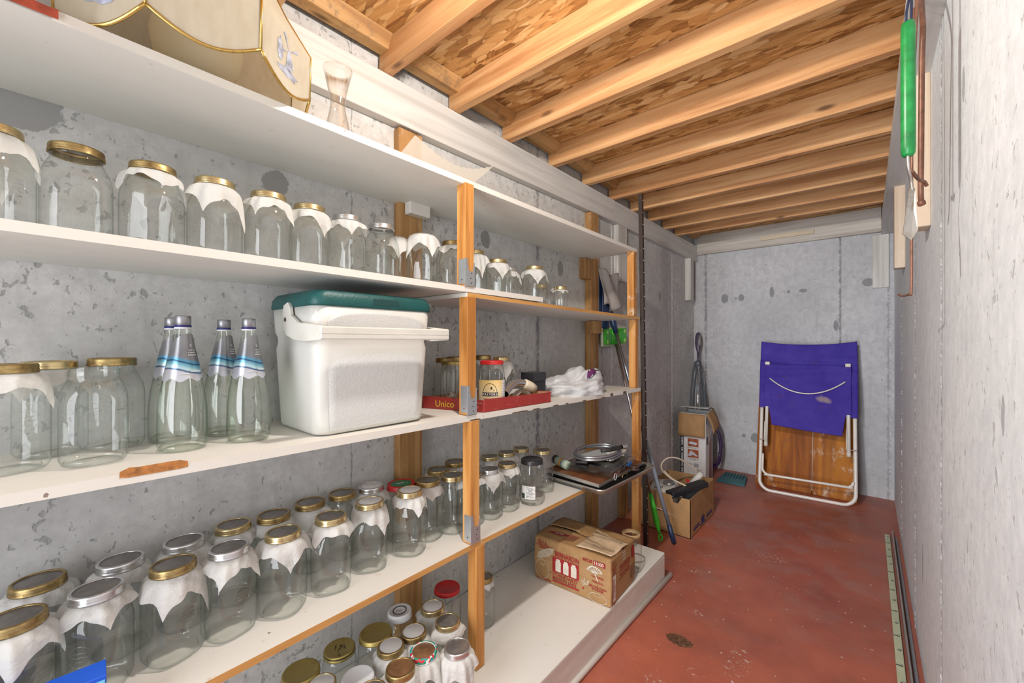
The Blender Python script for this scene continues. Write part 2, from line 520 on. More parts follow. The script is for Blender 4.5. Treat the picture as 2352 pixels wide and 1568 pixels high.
# ================================================================ THE ROOM
XL, XR, YF, YB = -1.40, 0.165, 4.60, -1.25
ZT = 2.41
con_left = concrete('left_concrete', (0.52, 0.508, 0.49), (0.70, 0.685, 0.665), (0.225, 0.222, 0.215),
    patches=[(XL, -0.02, 1.815, 0.075, 0.8), (XL, 0.497, 1.794, 0.042, 1.0), (XL, 1.431, 1.792, 0.035, 1.2), (XL, 2.073, 1.739, 0.032, 1.5), (XL, 3.64, 1.70, 0.022, 2.2)],
    lines=[(1.848, 0.022, (0.2, 0.2, 0.21)), (0.95, 0.03, (0.2, 0.19, 0.18)), (0.747, 0.004, (0.2, 0.2, 0.2)), (2.72, 0.012, (0.7, 0.7, 0.7))], pitting=0.95)
con_far = concrete('far_concrete', (0.45, 0.45, 0.465), (0.59, 0.59, 0.605), (0.19, 0.19, 0.21),
    patches=[(-1.101, YF, 1.735, 0.035, 1.5), (-0.951, YF, 1.735, 0.028, 1.3), (-1.0, YF, 1.73, 0.014, 1), (-0.692, YF, 1.77, 0.02, 2.8), (-0.446, YF, 1.765, 0.034, 0.55), (-0.56, YF, 1.763, 0.014, 1.0), (-0.83, YF, 0.36, 0.042, 1.2), (-0.93, YF, 0.37, 0.02, 1), (-0.21, YF, 1.44, 0.02, 2.6), (0.0, YF, 1.80, 0.04, 0.9)],
    lines=[(-1.285, 0.02, (0.19, 0.19, 0.2)), (-0.181, 0.012, (0.17, 0.17, 0.18)), (0.13, 0.012, (0.3, 0.3, 0.31))], pitting=0.4, plane='Y')
con_right = concrete('right_white_concrete', (0.71, 0.745, 0.765), (0.83, 0.86, 0.88), (0.36, 0.365, 0.37),
    patches=[(XR, 1.381, 1.883, 0.020, 2.2), (XR, 2.062, 1.889, 0.026, 1.7), (XR, 0.86, 1.78, 0.015, 2.5), (XR, 1.02, 1.18, 0.012, 3), (XR, 2.30, 0.42, 0.02, 4.5)],
    lines=[(1.74, 0.006, (0.38, 0.38, 0.38)), (2.62, 0.007, (0.40, 0.40, 0.40))], pitting=0.62)

def floor_mat():
    t = NT('red_painted_floor')
    v = t.coord()
    n = t.noise(v, 2.2, 5, 0.65)
    col = t.ramp(n.outputs[0], [(0.30, (0.29, 0.082, 0.053)), (0.52, (0.41, 0.112, 0.066)), (0.72, (0.50, 0.140, 0.078))])
    n2 = t.noise(v, 5.5, 5, 0.7)
    far = t.n('ShaderNodeSeparateXYZ'); t.set(far, 0, v)
    # dusty scuffed area towards the middle and the far end
    dust = t.math('MULTIPLY', t.rng(n2.outputs[0], 0.46, 0.68), t.rng(far.outputs[1], 1.8, 3.0, 0.12, 0.75))
    col = t.mix(dust, col, (0.36, 0.19, 0.16))
    n3 = t.noise(t.coord(scale=(1, 0.35, 1), rot=(0, 0, 0.5)), 16, 6, 0.8)
    col = t.mix(t.rng(n3.outputs[0], 0.66, 0.74, 0, 0.55), col, (0.50, 0.33, 0.28))
    # small specks
    wv = t.vmath('ADD', v, t.vmath('SCALE', t.noise(v, 60, 2).outputs['Color'], 0.02))
    vo = t.voro(wv, 42)
    sc = t.n('ShaderNodeSeparateColor', Color=vo.outputs['Color'])
    sp = t.math('LESS_THAN', vo.outputs['Distance'], t.math('MULTIPLY', t.math('POWER', sc.outputs[0], 9.0), 0.22))
    col = t.mix(t.math('MULTIPLY', sp, 0.75), col, (0.70, 0.60, 0.54))
    # pale paint splashes around the near patch of floor (positions on the slab)
    for (x, y, r, ys) in [(-0.40, 1.87, 0.055, 2.2), (-0.62, 2.08, 0.05, 0.45), (-0.52, 1.70, 0.05, 0.45), (-0.35, 1.62, 0.09, 1.3), (-0.50, 1.42, 0.10, 0.8), (-0.44, 2.9, 0.12, 0.6), (-0.62, 1.56, 0.06, 0.5), (-0.74, 2.45, 0.05, 0.9)]:
        mp = t.n('ShaderNodeMapping'); t.set(mp, 0, wv)
        mp.inputs['Location'].default_value = (-x - 0.01, (-y - 0.01) / ys, 0); mp.inputs['Scale'].default_value = (1, 1 / ys, 0)
        d = t.rng(t.vmath('LENGTH', mp.outputs[0]), r, r * 0.4, 0, 1)
        f = t.math('MULTIPLY', d, t.rng(t.noise(v, 55, 5, 0.75).outputs[0], 0.56, 0.62))
        col = t.mix(t.math('MULTIPLY', f, 0.85), col, (0.72, 0.66, 0.58))
    # bare crumbling spot
    mp = t.n('ShaderNodeMapping'); t.set(mp, 0, wv)
    mp.inputs['Location'].default_value = (0.623 - .01, (-1.84 - 0.01) / 0.6, 0); mp.inputs['Scale'].default_value = (1, 1 / 0.6, 0)
    ln = t.math('ADD', t.vmath('LENGTH', mp.outputs[0]), t.math('MULTIPLY', n3.outputs[0], 0.03))
    spot = t.rng(ln, 0.075, 0.068, 0, 1)
    brown = t.ramp(t.noise(v, 70, 4, 0.7).outputs[0], [(0.35, (0.035, 0.018, 0.012)), (0.55, (0.16, 0.075, 0.035)), (0.7, (0.36, 0.22, 0.14))])
    col = t.mix(spot, col, brown)
    rg = t.rng(n2.outputs[0], 0.35, 0.7, 0.34, 0.55)
    h = t.math('SUBTRACT', t.math('MULTIPLY', n3.outputs[0], 0.4), t.math('MULTIPLY', spot, t.noise(v, 60, 3).outputs[0]))
    t.bsdf(col, rg, 0, t.bump(h, 0.22, 0.006), 0.45)
    return t.m

b = B(); b.box(XL - .1, YB - .1, -0.1, XR + .1, YF + .1, 0)
struct(b.build('floor', floor_mat()))
b = B(); b.box(XL - 0.2, YB - .1, -0.1, XL, YF + .2, ZT)
wl = struct(b.build('wall_left', con_left))
b = B(); b.box(XL - 0.2, YF, -0.1, XR + .2, YF + .2, ZT)
struct(b.build('wall_far', con_far))
b = B(); b.box(XR, YB - .1, -0.1, XR + .2, YF + .2, ZT)
wr = struct(b.build('wall_right', con_right))
b = B()
b.box(XL - .2, YB - .2, -0.1, XR + .2, YB, ZT)
struct(b.build('wall_back', con_right))
b = B(); b.box(XL - .2, YB - .2, ZT, XR + .2, YF + .2, ZT + .02)
ceil = struct(b.build('ceiling', osb()))

# joists
jy = [-0.72, -0.33, 0.07, 0.45, 0.85, 1.19, 1.54, 1.93, 2.30, 2.66, 3.01, 3.34, 3.67, 3.965]
for i, y in enumerate(jy):
    b = B(); b.box(XL + 0.012, 0, 2.30, 0.098, 0.040, ZT - .001, 0.002)
    o = b.build('joist', M_joist, ceil); o.location = (0, y + rnd.uniform(-.002, .002), 0)
    # cobbed whitewash smear where the joist meets the beam
# blocking between the joists, above the wall
prev = YB
for i, y in enumerate(jy + [YF - 0.12]):
    b = B(); b.hexa([(-1.375, prev, 2.365), (-1.325, prev, 2.365), (-1.325, y, 2.365), (-1.375, y, 2.365),
                     (-1.345, prev, ZT - .001), (-1.295, prev, ZT - .001), (-1.295, y, ZT - .001), (-1.345, y, ZT - .001)], 0.001)
    b.build('blocking', M_block, ceil)
    prev = y + 0.04
# ledger beams
b = B(); b.hexa([(XL - .001, YB + .01, 2.118), (-1.358, YB + .01, 2.118), (-1.358, 2.70, 2.147), (XL - .001, 2.70, 2.147),
                 (XL - .001, YB + .01, 2.299), (-1.358, YB + .01, 2.299), (-1.358, 2.70, 2.299), (XL - .001, 2.70, 2.299)], 0.002)
b.build('ledger_beam', M_beam, ceil)
b = B(); b.hexa([(XL - .001, 2.703, 2.147), (-1.360, 2.703, 2.147), (-1.360, YF - .001, 2.140), (XL - .001, YF - .001, 2.140),
                 (XL - .001, 2.703, 2.299), (-1.360, 2.703, 2.299), (-1.360, YF - .001, 2.299), (XL - .001, YF - .001, 2.299)], 0.002)
b.build('ledger_beam', M_beam, ceil)
b = B(); b.hexa([(0.085, YB + .01, 2.285), (XR, YB + .01, 2.285), (XR, YF - .001, 2.185), (0.085, YF - .001, 2.185),
                 (0.085, YB + .01, 2.30), (XR, YB + .01, 2.30), (XR, YF - .001, 2.299), (0.085, YF - .001, 2.299)])
b.build('ledger_beam', M_beam, ceil)
b = B(); b.box(-1.36, YF - 0.04, 2.205, 0.085, YF - .001, ZT - .001, 0.002)
b.build('end_beam', M_beamx, ceil)
b = B(); b.box(-0.78, YF - 0.06, 2.262, -0.36, YF - .0405, 2.298, 0.001)
b.build('end_beam_patch', wood('pale_scrap_board', (0.5, 0.42, 0.3), (0.6, 0.5, 0.37), (0.68, 0.58, 0.44), 'X', 1, 0.6, False), ceil)
# short blocks holding the beams
def block(x0, y0, z0, x1, y1, z1, m=M_beamz, par=None):
    b = B(); b.box(x0, y0, z0, x1, y1, z1, 0.002); return b.build('support_block', m, par)
block(XL, 4.31, 1.715, -1.345, 4.40, 2.139, par=wl)
block(XL, 2.76, 1.74, -1.362, 2.90, 2.146, par=wl)
M_blockp = wood('planed_block', (0.52, 0.38, 0.26), (0.66, 0.53, 0.40), (0.74, 0.63, 0.50), 'Z', 0.8, 0.6, True, 0.2, (0.72, 0.70, 0.66))
block(0.118, 3.30, 1.73, XR, 3.39, 2.218, M_blockp, wr)
block(0.118, 2.02, 1.70, XR, 2.11, 2.247, M_blockp, wr)
b = B(); b.box(0.030, YF - .022, 1.745, 0.132, YF, 2.184, 0.002)
block_far = b.build('trim_1', M_beamz); struct(block_far)

# board-mark ridges standing proud of the walls
def ridge(name, x, y, z0, z1, w, plane, mat, seed, skip=0.0):
    r = random.Random(seed)
    b = B(); n = 320; vs = []
    for i in range(n + 1):
        z = z0 + (z1 - z0) * i / n
        ww = w * (0.35 + 0.75 * r.random()); p = (0.0026 if plane == 'R' else 0.004) * (0.2 + r.random()); off = (r.random() - .5) * w * .5
        if r.random() < skip: p = 0.0002
        if plane == 'L': vs += [(x, y - ww / 2 + off, z), (x + p, y + off, z), (x, y + ww / 2 + off, z)]
        elif plane == 'R': vs += [(x, y - ww / 2 + off, z), (x - p, y + off, z), (x, y + ww / 2 + off, z)]
        else: vs += [(x - ww / 2 + off, y, z), (x + off, y - p, z), (x + ww / 2 + off, y, z)]
    fs = []
    for i in range(n):
        a = i * 3
        fs += [(a, a + 1, a + 4, a + 3), (a + 1, a + 2, a + 5, a + 4)]
    b.faces(vs, fs)
    o = b.build(name, mat); struct(o); return o
M_ridge = plain('lime_white_ridge', (0.80, 0.80, 0.79), 0.8, 0, 0.1, 30)
M_ridge2 = plain('grey_ridge', (0.56, 0.57, 0.58), 0.85, 0, 0.25, 40)
ridge('trim_2', XL + .0005, 3.94, 0.02, 2.12, 0.020, 'L', M_ridge, 3)
ridge('trim_3', XL + .0005, 2.73, 1.0, 2.13, 0.014, 'L', M_ridge, 4, 0.2)
ridge('trim_4', XR - .0005, 1.745, 0.0, 2.25, 0.016, 'R', M_ridge2, 5, 0.25)
ridge('trim_5', XR - .0005, 2.62, 0.0, 2.24, 0.018, 'R', M_ridge2, 6, 0.25)
ridge('trim_6', XR - .0005, 3.60, 0.0, 2.2, 0.014, 'R', M_ridge, 7, 0.6)
ridge('trim_7', -1.30, YF - .0005, 0.0, 2.2, 0.014, 'F', M_ridge2, 8, 0.4)
ridge('trim_8', 0.14, YF - .0005, 0.0, 1.74, 0.010, 'F', M_ridge2, 9, 0.5)

# ================================================================ SHELVING
unit = thing('shelving_unit', 'long white-painted shelf unit of boards on orange spruce posts against the left wall', 'shelves', (-1.2, 1.0, 0))
UO = Vector((1.2, -1.0, 0))
def ub(name, b, m, parent=unit):
    bmesh.ops.translate(b.bm, vec=UO, verts=b.bm.verts)
    return b.build(name, m, parent)
XFr = -1.033
def board(name, y0, y1, zb0, zb1, th, x0=XL + .001, xf0=XFr, xf1=XFr, mats=None, parent=unit, edge=None):
    b = B()
    b.hexa([(x0, y0, zb0), (xf0, y0, zb0), (xf1, y1, zb1), (x0, y1, zb1), (x0, y0, zb0 + th), (xf0, y0, zb0 + th), (xf1, y1, zb1 + th), (x0, y1, zb1 + th)])
    for f in b.bm.faces:
        f.normal_update()
        if edge and f.normal.x > 0.8: f.material_index = 1
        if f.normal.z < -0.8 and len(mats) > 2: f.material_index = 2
    return ub(name, b, mats, parent)
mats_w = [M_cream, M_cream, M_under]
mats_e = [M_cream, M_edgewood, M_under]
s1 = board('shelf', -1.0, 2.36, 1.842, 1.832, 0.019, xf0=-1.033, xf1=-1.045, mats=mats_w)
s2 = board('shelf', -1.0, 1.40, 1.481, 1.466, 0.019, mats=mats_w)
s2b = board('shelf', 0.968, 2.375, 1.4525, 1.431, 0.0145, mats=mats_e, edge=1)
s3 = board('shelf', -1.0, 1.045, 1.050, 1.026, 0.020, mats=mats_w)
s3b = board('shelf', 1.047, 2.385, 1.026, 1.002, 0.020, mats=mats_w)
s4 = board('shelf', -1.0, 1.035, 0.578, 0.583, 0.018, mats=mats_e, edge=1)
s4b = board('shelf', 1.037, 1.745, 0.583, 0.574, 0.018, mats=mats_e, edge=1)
# chips where the paint is gone (thin bare areas on the front edges)
M_bare = plain('bare_orange_wood', (0.50, 0.20, 0.05), 0.6, 0, 0.3, 60)
M_redbare = plain('bare_red_wood', (0.30, 0.045, 0.02), 0.5, 0, 0.3, 40)
M_darkstain = plain('dark_chip', (0.13, 0.09, 0.06), 0.8, 0, 0.3, 60)
def chip(x, y0, y1, z0, z1, m, slope=0.0, seed=1):
    r = random.Random(seed); n = max(2, int((y1 - y0) / 0.012))
    up = []; lo = []
    for i in range(n + 1):
        y = y0 + (y1 - y0) * i / n; e = 0.0 if i in (0, n) else 1.0
        up.append((x, y, z1 + slope * (y - y0) - r.random() * 0.002 * (1 + (1 - e) * 2)))
        lo.append((x, y, z0 + slope * (y - y0) + r.random() * 0.002 * (1 - e)))
    b = B(); b.faces(lo + list(reversed(up)), [tuple(range(len(lo) * 2))])
    return b
ub('bare_patch', chip(XFr + .0008, 0.105, 0.205, 1.0495, 1.068, M_bare, -0.012, 2), M_bare, s3)
ub('bare_patch', chip(XFr + .0008, -0.20, 0.030, 1.8415, 1.859, M_redbare, -0.003, 3), M_redbare, s1)
for i, (y, l) in enumerate([(1.20, .10), (1.33, .05), (1.47, .05), (1.57, .025), (1.72, .03), (1.90, .05), (2.0, .03), (2.15, .04)]):
    z = 1.026 - 0.018 * (y - 1.047)
    ub('bare_patch', chip(XFr + .0008, y, y + l, z + 0.0003, z + (0.018 if i > 5 else 0.006), M_darkstain if i % 2 == 0 else M_bare, -0.018, 10 + i), M_darkstain if i != 5 else M_bare, s3b)
ub('bare_patch', chip(XFr + .0008, 0.98, 1.03, 1.0275, 1.033, M_darkstain, -0.02, 21), M_darkstain, s3)

# front posts, one length between each pair of shelves
def post(y_right, z0, z1, m, x=XFr + .002, brk=None):
    w = 0.042
    b = B(); b.box(x - w, y_right - w, z0, x, y_right, z1, 0.0015)
    p = ub('post', b, m)
    if brk:
        # folded galvanised strap: one leg on each of the two visible faces, notched at the top
        b = B(); t = 0.002
        y0, y1 = y_right - w - t, y_right + .001
        zz0, zz1 = brk
        pl = [(0, zz0), (0, zz1), (0.010, zz1), (0.018, zz0 + (zz1 - zz0) * .55), (0.036, zz0 + (zz1 - zz0) * .55), (0.043, zz1 - .01), (0.045, zz1 - .01), (0.045, zz0)]
        vs = [(x + .0006, y0 + a, z) for a, z in pl] + [(x + .0006 + t, y0 + a, z) for a, z in pl]; n = len(pl)
        b.faces(vs, [tuple(range(n)), tuple(range(2 * n - 1, n - 1, -1))] + [(i, (i + 1) % n, n + (i + 1) % n, n + i) for i in range(n)])
        b.box(x - 0.030, y0 - .0005, zz0 + .008, x + .002, y0 + t - .0006, zz1 - .002)
        bracket = ub('bracket', b, M_galv, p)
        b = B()
        for (yy, zq) in ((y0 + 0.026, zz0 + .028), (y0 + 0.028, zz0 + .012), (y0 + .030, zz0 + .045)):
            b.lathe([(0.0001, 0.0), (0.0025, 0), (0.0018, 0.0015), (0.0001, 0.0018)], 8, M=frame((x + .0026, yy, zq), (0, 1, 0), (0, 0, 1)))
        b.lathe([(0.0001, 0.0), (0.0025, 0), (0.0018, 0.0015), (0.0001, 0.0018)], 8, M=frame((x - .014, y0 - .0006, zz0 + .022), (1, 0, 0), (0, 0, 1)))
        ub('screw', b, M_darksteel, p)
    return p
post(0.998, 1.4865, 1.8395, M_post, brk=(1.488, 1.582))
post(1.008, 1.0480, 1.4530, M_post, brk=(1.049, 1.150))
post(1.025, 0.6020, 1.0265, M_post, brk=(0.603, 0.702))
post(1.050, 0.1540, 0.5825, M_post)
post(2.352, 1.4475, 1.8320, M_postw, x=-1.043)
post(2.372, 1.0240, 1.4310, M_postw, x=-1.041)
post(2.400, 0.001, 1.0020, M_postw, x=-1.036)

# dark slotted angle iron beside the end posts
b = B()
L0, L1 = (-1.029, 2.385), (-1.018, 2.440)
for (dx0, dy0, dx1, dy1) in ((0, 0, .003, .022), (-.020, 0, 0, .003)):
    z0, z1 = 0.0015, 2.185
    def q(dx, dy, z): 
        f = z / 2.185
        return (L1[0] * (1 - f) + L0[0] * f + dx, L1[1] * (1 - f) + L0[1] * f + dy, z)
    b.hexa([q(dx0, dy0, z0), q(dx1, dy0, z0), q(dx1, dy1, z0), q(dx0, dy1, z0), q(dx0, dy0, z1), q(dx1, dy0, z1), q(dx1, dy1, z1), q(dx0, dy1, z1)])
rail = tag(b.build('slotted_angle', M_darksteel), 'tall dark slotted steel angle bar standing beside the end post of the shelves', 'metal bar')
rv = None
for k in range(30):
    z = 0.06 + k * 0.072; f = z / 2.185
    x = L1[0] * (1 - f) + L0[0] * f + .0032; y = L1[1] * (1 - f) + L0[1] * f + .012
    if rv is None:
        b = B(); b.lathe([(0.0001, 0), (0.0035, 0), (0.003, .0010), (0.0001, .0012)], 8, M=frame((0, 0, 0), (0, 1, 0), (0, 0, 1)))
        rv = o = b.build('rivet', plain('pale_rivet', (0.7, 0.66, 0.6), 0.5), rail)
    else:
        o = rv.copy(); COL.objects.link(o); o.parent = rail
    o.location = (x, y, z)

# wall studs with cleats
def stud(y0, y1, x1, z0=0.002, z1=2.12):
    b = B(); b.box(XL + .0008, y0, z0, x1, y1, z1, 0.002); return b
ub('wall_stud', stud(0.921, 1.029, -1.362, 0.1525, 2.125), M_stud)
ub('wall_stud', stud(2.357, 2.453, -1.352, 0.002, 2.140), M_stud)
def cleat(y0, y1, x1, z0, z1, m, x0=-1.361):
    b = B(); b.box(x0, y0, z0, x1, y1, z1, 0.0015); return ub('cleat', b, m)
cleat(0.945, 1.040, -1.325, 1.792, 1.838, M_cream)
cleat(0.93, 1.045, -1.325, 1.437, 1.452, M_under)
cleat(0.925, 1.040, -1.30, 1.000, 1.025, M_stud)
cleat(2.285, 2.355, -1.352, 1.700, 1.830, M_stud, XL + .001)
cleat(2.300, 2.380, -1.290, 1.350, 1.430, M_stud, -1.351)
cleat(2.30, 2.44, -1.31, 0.975, 1.001, M_stud, -1.351)
b = B(); b.box(XL + .001, 2.82, 0.0015, -1.362, 2.92, 0.36, 0.002)
tag(b.build('wood_offcut', M_stud), 'short upright plank leaning on the left wall behind the end post', 'plank')

# the platform at the bottom
plat = thing('low_platform', 'low cream-painted platform under the shelves beside the red floor', 'platform', (-1.1, 1.0, 0))
b = B(); b.box(XL + 1.1 + .002, -1.9, 0.134, 0.262, 1.25, 0.152, 0.004)
b.build('deck', M_cream, plat)
b = B(); b.hexa([(0.215, -1.9, 0.0), (0.247, -1.9, 0.0), (0.262, 1.25, 0.0), (0.23, 1.25, 0.0), (0.215, -1.9, 0.1335), (0.247, -1.9, 0.1335), (0.262, 1.25, 0.1335), (0.23, 1.25, 0.1335)], 0.003)
b.build('front_board', painted_board('worn_cream_board', (0.74, 0.69, 0.62), (0.50, 0.36, 0.24), grime=0.6), plat)
b = B(); b.box(-.29, 1.20, 0, 0.229, 1.249, 0.1335, 0.002)
b.build('end_board', M_cream, plat)
b = B()
b.tube([(-0.853 + 0.0105 * 0, -0.9, 0.013), (-0.846, 1.0, 0.013), (-0.826, 2.305, 0.013)], 0.0125, 10)
tag(b.build('edging_strip', M_cream), 'long white rounded strip lying on the floor along the platform', 'wood strip')

# ================================================================ JARS
G_jar = glass('clear_jar_glass', (0.978, 0.987, 0.978), (0.34, 0.42, 0.37), 1.0, power=5.0, dirt=0.06)
G_water = glass('bottle_glass', (0.975, 0.988, 0.965), (0.42, 0.50, 0.42), 1.2, 0.01, 3.4, wob=0.05)
G_vase = glass('vase_glass', (0.985, 0.985, 0.98), (0.62, 0.62, 0.60), 1.3, 0.01, 3.5)
M_paper = sheet_mat('white_paper_cover', (0.88, 0.86, 0.82), 0.35, 0.85, 0.9)
M_brass = metal('brass_screw_band', (0.66, 0.53, 0.28), (0.24, 0.12, 0.04), 0.27, 0.35)
M_brassold = metal('rusty_brass_band', (0.50, 0.37, 0.16), (0.12, 0.06, 0.025), 0.35, 0.8)
M_silver = metal('tin_screw_band', (0.72, 0.72, 0.72), (0.36, 0.34, 0.32), 0.25, 0.3)
M_goldflat = metal('gold_lacquered_lid', (0.50, 0.40, 0.14), (0.25, 0.15, 0.05), 0.42, 0.3, 15)
M_greydisc = plain('dull_grey_lid_disc', (0.27, 0.25, 0.23), 0.35, 0.55, 0.2, 25)
M_whitedisc = plain('white_paper_disc', (0.80, 0.78, 0.76), 0.6, 0, 0.05)
M_browndisc = plain('amber_brown_disc', (0.26, 0.13, 0.06), 0.4, 0.3, 0.25, 25)
M_redlid = plain('red_lid_enamel', (0.55, 0.02, 0.02), 0.35)
M_blacklid = plain('black_lid_enamel', (0.02, 0.02, 0.022), 0.3)
M_whitecap = plain('white_plastic_cap', (0.80, 0.80, 0.80), 0.35, 0, 0.03)

def jar_profile(kind):
    if kind == 'mason':      # tall half-gallon preserving jar, slightly square body
        R, rn, H = 0.0525, 0.0385, 0.201
        p = [(0.002, 0.006), (0.030, 0.004), (0.042, 0.0), (0.048, 0.003), (R, 0.012), (R, 0.06), (R, 0.125), (R - .001, 0.143), (R - .004, 0.155),
             (0.043, 0.168), (rn + .0005, 0.176), (rn, 0.181), (rn, H - 0.004), (rn - .001, H)]
    elif kind == 'quart':
        R, rn, H = 0.044, 0.0325, 0.185
        p = [(0.002, 0.006), (0.026, 0.004), (0.036, 0.0), (0.041, 0.003), (R, 0.010), (R, 0.10), (R - .0005, 0.130), (R - .004, 0.142), (0.036, 0.153), (rn, 0.162), (rn, H)]
    elif kind == 'round':    # bulging shop jar with a wide flat lid
        R, rn, H = 0.050, 0.041, 0.178
        p = [(0.002, 0.006), (0.030, 0.004), (0.038, 0.0), (0.043, 0.003), (0.047, 0.014), (R, 0.05), (R, 0.11), (R - .001, 0.13), (0.0475, 0.148), (0.043, 0.163), (0.0405, 0.167), (0.040, H)]
    elif kind == 'pint':
        R, rn, H = 0.036, 0.029, 0.128
        p = [(0.002, 0.005), (0.022, 0.003), (0.030, 0.0), (0.034, 0.003), (R, 0.010), (R, 0.085), (R - .003, 0.098), (0.031, 0.106), (rn, 0.112), (rn, H)]
    return p, R, rn, H

def paper_cover(rn, z, seed, size=0.070, flare=1.0, R=0.0525):
    """square of paper pulled over the mouth, pleated down over the shoulder"""
    r = random.Random(seed)
    k1, k2 = r.choice((5, 6, 7)), r.choice((9, 11, 13)); p1, p2, p3 = r.random() * 6, r.random() * 6, r.random() * 6
    n, m = 80, 11
    rr0 = rn + 0.0018
    a0 = r.random() * 6
    def fn(i, j):
        a = 2 * pi * i; s = j
        L = size / max(abs(cos(a)), abs(sin(a))) - rr0       # length of paper below the band along this direction
        L *= 1 + 0.16 * sin(a + a0) + 0.05 * sin(3 * a + p3)
        L = max(L, 0.016)
        t = s * L
        out = 1 - math.exp(-t / 0.015)
        lift = 0.5 + 0.5 * sin(2 * a + p2)
        rad = rr0 + (R + 0.002 - rr0) * out + (0.02 + 0.16 * lift) * t
        drop = t * 0.42 + 0.19 * t * t / 0.03 * (1.0 - 0.35 * lift)
        w = min(1.0, t / 0.018)
        rad += w * (0.0022 * sin(k1 * a + p1) + 0.0012 * sin(k2 * a + p2)) * (1 + 22 * t)
        drop += w * (0.0022 * sin(k2 * a + p3) + 0.002 * sin(k1 * a + p2))
        if drop > 0.018: rad = max(rad, R + .0015 + 0.0008 * sin(k2 * a))
        else: rad = max(rad, rr0 + (R + .001 - rr0) * min(1, drop / 0.018))
        return (rad * cos(a), rad * sin(a), z - 0.0005 - drop)
    b = B(); b.grid(fn, n, m)
    return b

PROTO = {}
def build_jar(kind, band, disc, cover, embossed=True, size=0.070, own=None):
    if cover is not None: size = {11: 0.098, 13: 0.089, 12: 0.079, 14: 0.075, 15: 0.082, 16: 0.090}.get(cover, size)
    key = (kind, band, disc, cover, size, own)
    if key in PROTO:
        return copy_tree(PROTO[key])
    p, R, rn, H = jar_profile(kind)
    root = thing('mason_jar', 'x', 'jar')
    b = B()
    sq = (lambda z: 2.0 + 0.9 * max(0.0, min(1.0, (0.158 - z) / 0.03))) if kind == 'mason' else None
    b.lathe(p, 36, sq)
    # threads on the neck when no band hides them
    rr = rn + 0.0006
    for zz in (H - 0.010, H - 0.016):
        b.lathe([(rr - .0006, zz + 0.003), (rr + .0012, zz + 0.001), (rr + .0012, zz - 0.001), (rr - .0006, zz - 0.003)], 30)
    # thick punted base
    b.lathe([(R * 0.84, 0.0025), (R * 0.88, 0.006), (R * 0.85, 0.0095)], 30)
    if kind == 'mason' and embossed:
        # raised oval and bar marks on the front
        for q in (0.0, pi):
            pts = [((R + .0004) * cos(q + 0.34 * cos(a)), (R + .0004) * sin(q + 0.34 * cos(a)), 0.098 + 0.020 * sin(a)) for a in [2 * pi * k / 20 for k in range(20)]]
            pts = [(x * 1.005, y * 1.005, z) for x, y, z in pts]
            b.tube(pts, 0.0009, 5, closed=True)
            for zz, l in ((0.104, .22), (0.096, .26), (0.088, .16)):
                b.tube([((R + .0008) * cos(q + l * (k / 5 - .5) * 2), (R + .0008) * sin(q + l * (k / 5 - .5) * 2), zz + .002 * (k % 2)) for k in range(6)], 0.0008, 5)
    b.build('glass_body', G_jar if kind != 'x' else G_jar, root)
    if band is not None:
        rb = rn + 0.0035; hb = 0.0145
        b = B()
        b.lathe([(rb - .0028, H - hb + .001), (rb + .0006, H - hb), (rb + .0008, H - hb + .0025), (rb - .0006, H - hb + .0045), (rb + .0002, H - hb + .0065), (rb - .0006, H - hb + .0085),
                 (rb, H - 0.002), (rb - .0008, H + 0.0016), (rb - .0022, H + .0026), (rb - .0062, H + .0028), (rb - .0066, H + .0012)], 40)
        b.build('screw_band', band, root)
    if disc is not None:
        if isinstance(disc, tuple):      # one-piece lid (material, height)
            rb = rn + 0.0045
            b = B(); b.lathe([(rb - .001, H - disc[1]), (rb + .0012, H - disc[1]), (rb, H - disc[1] + .002), (rb, H - .001), (rb - .0015, H + .002), (rb - .005, H + .0025), (rb - .007, H + .0012), (0.0008, H + .0012)], 40)
            b.build('lid', disc[0], root)
        else:
            b = B(); b.lathe([(rn - .0020, H + .0010), (rn - .006, H + .0004), (rn - .008, H + .0012), (0.0008, H + .0012)], 36)
            b.build('lid_disc', disc, root)
    if cover is not None:
        cz = H - 0.0145 if (band is not None or disc is not None) else H + 0.0015
        b = paper_cover(rn, cz, cover, size, 1.0, R)
        if band is None and disc is None:
            b.lathe([(rn + .0018, cz - .0005), (rn - .001, cz + .0015), (rn * .5, cz + .0008), (0.0008, cz + .0018)], 80)
        b.build('paper_cover', M_paper, root)
    PROTO[key] = root
    return root

BR, BO, SI = M_brass, M_brassold, M_silver
ORD = ['first', 'second', 'third', 'fourth', 'fifth', 'sixth', 'seventh', 'eighth', 'ninth', 'tenth', 'eleventh', 'twelfth']
def put(j, x, y, z, label, group, s=1.0, rz=None, cat='jar'):
    j.location = (x, y, z)
    j.rotation_euler = (0, 0, rz if rz is not None else rnd.uniform(0, 6.28))
    j.scale = (s, s, s)
    tag(j, label, cat, group)
    return j
def zs4(y): return 0.5965 + (0.0045 * (y + 1) / 2.03 if y < 1.035 else 0.0045 - 0.009 * (y - 1.035) / 0.7) + 0.0004
def zs2(y): return 1.500 - 0.015 * (y + 1) / 2.4 + 0.0004

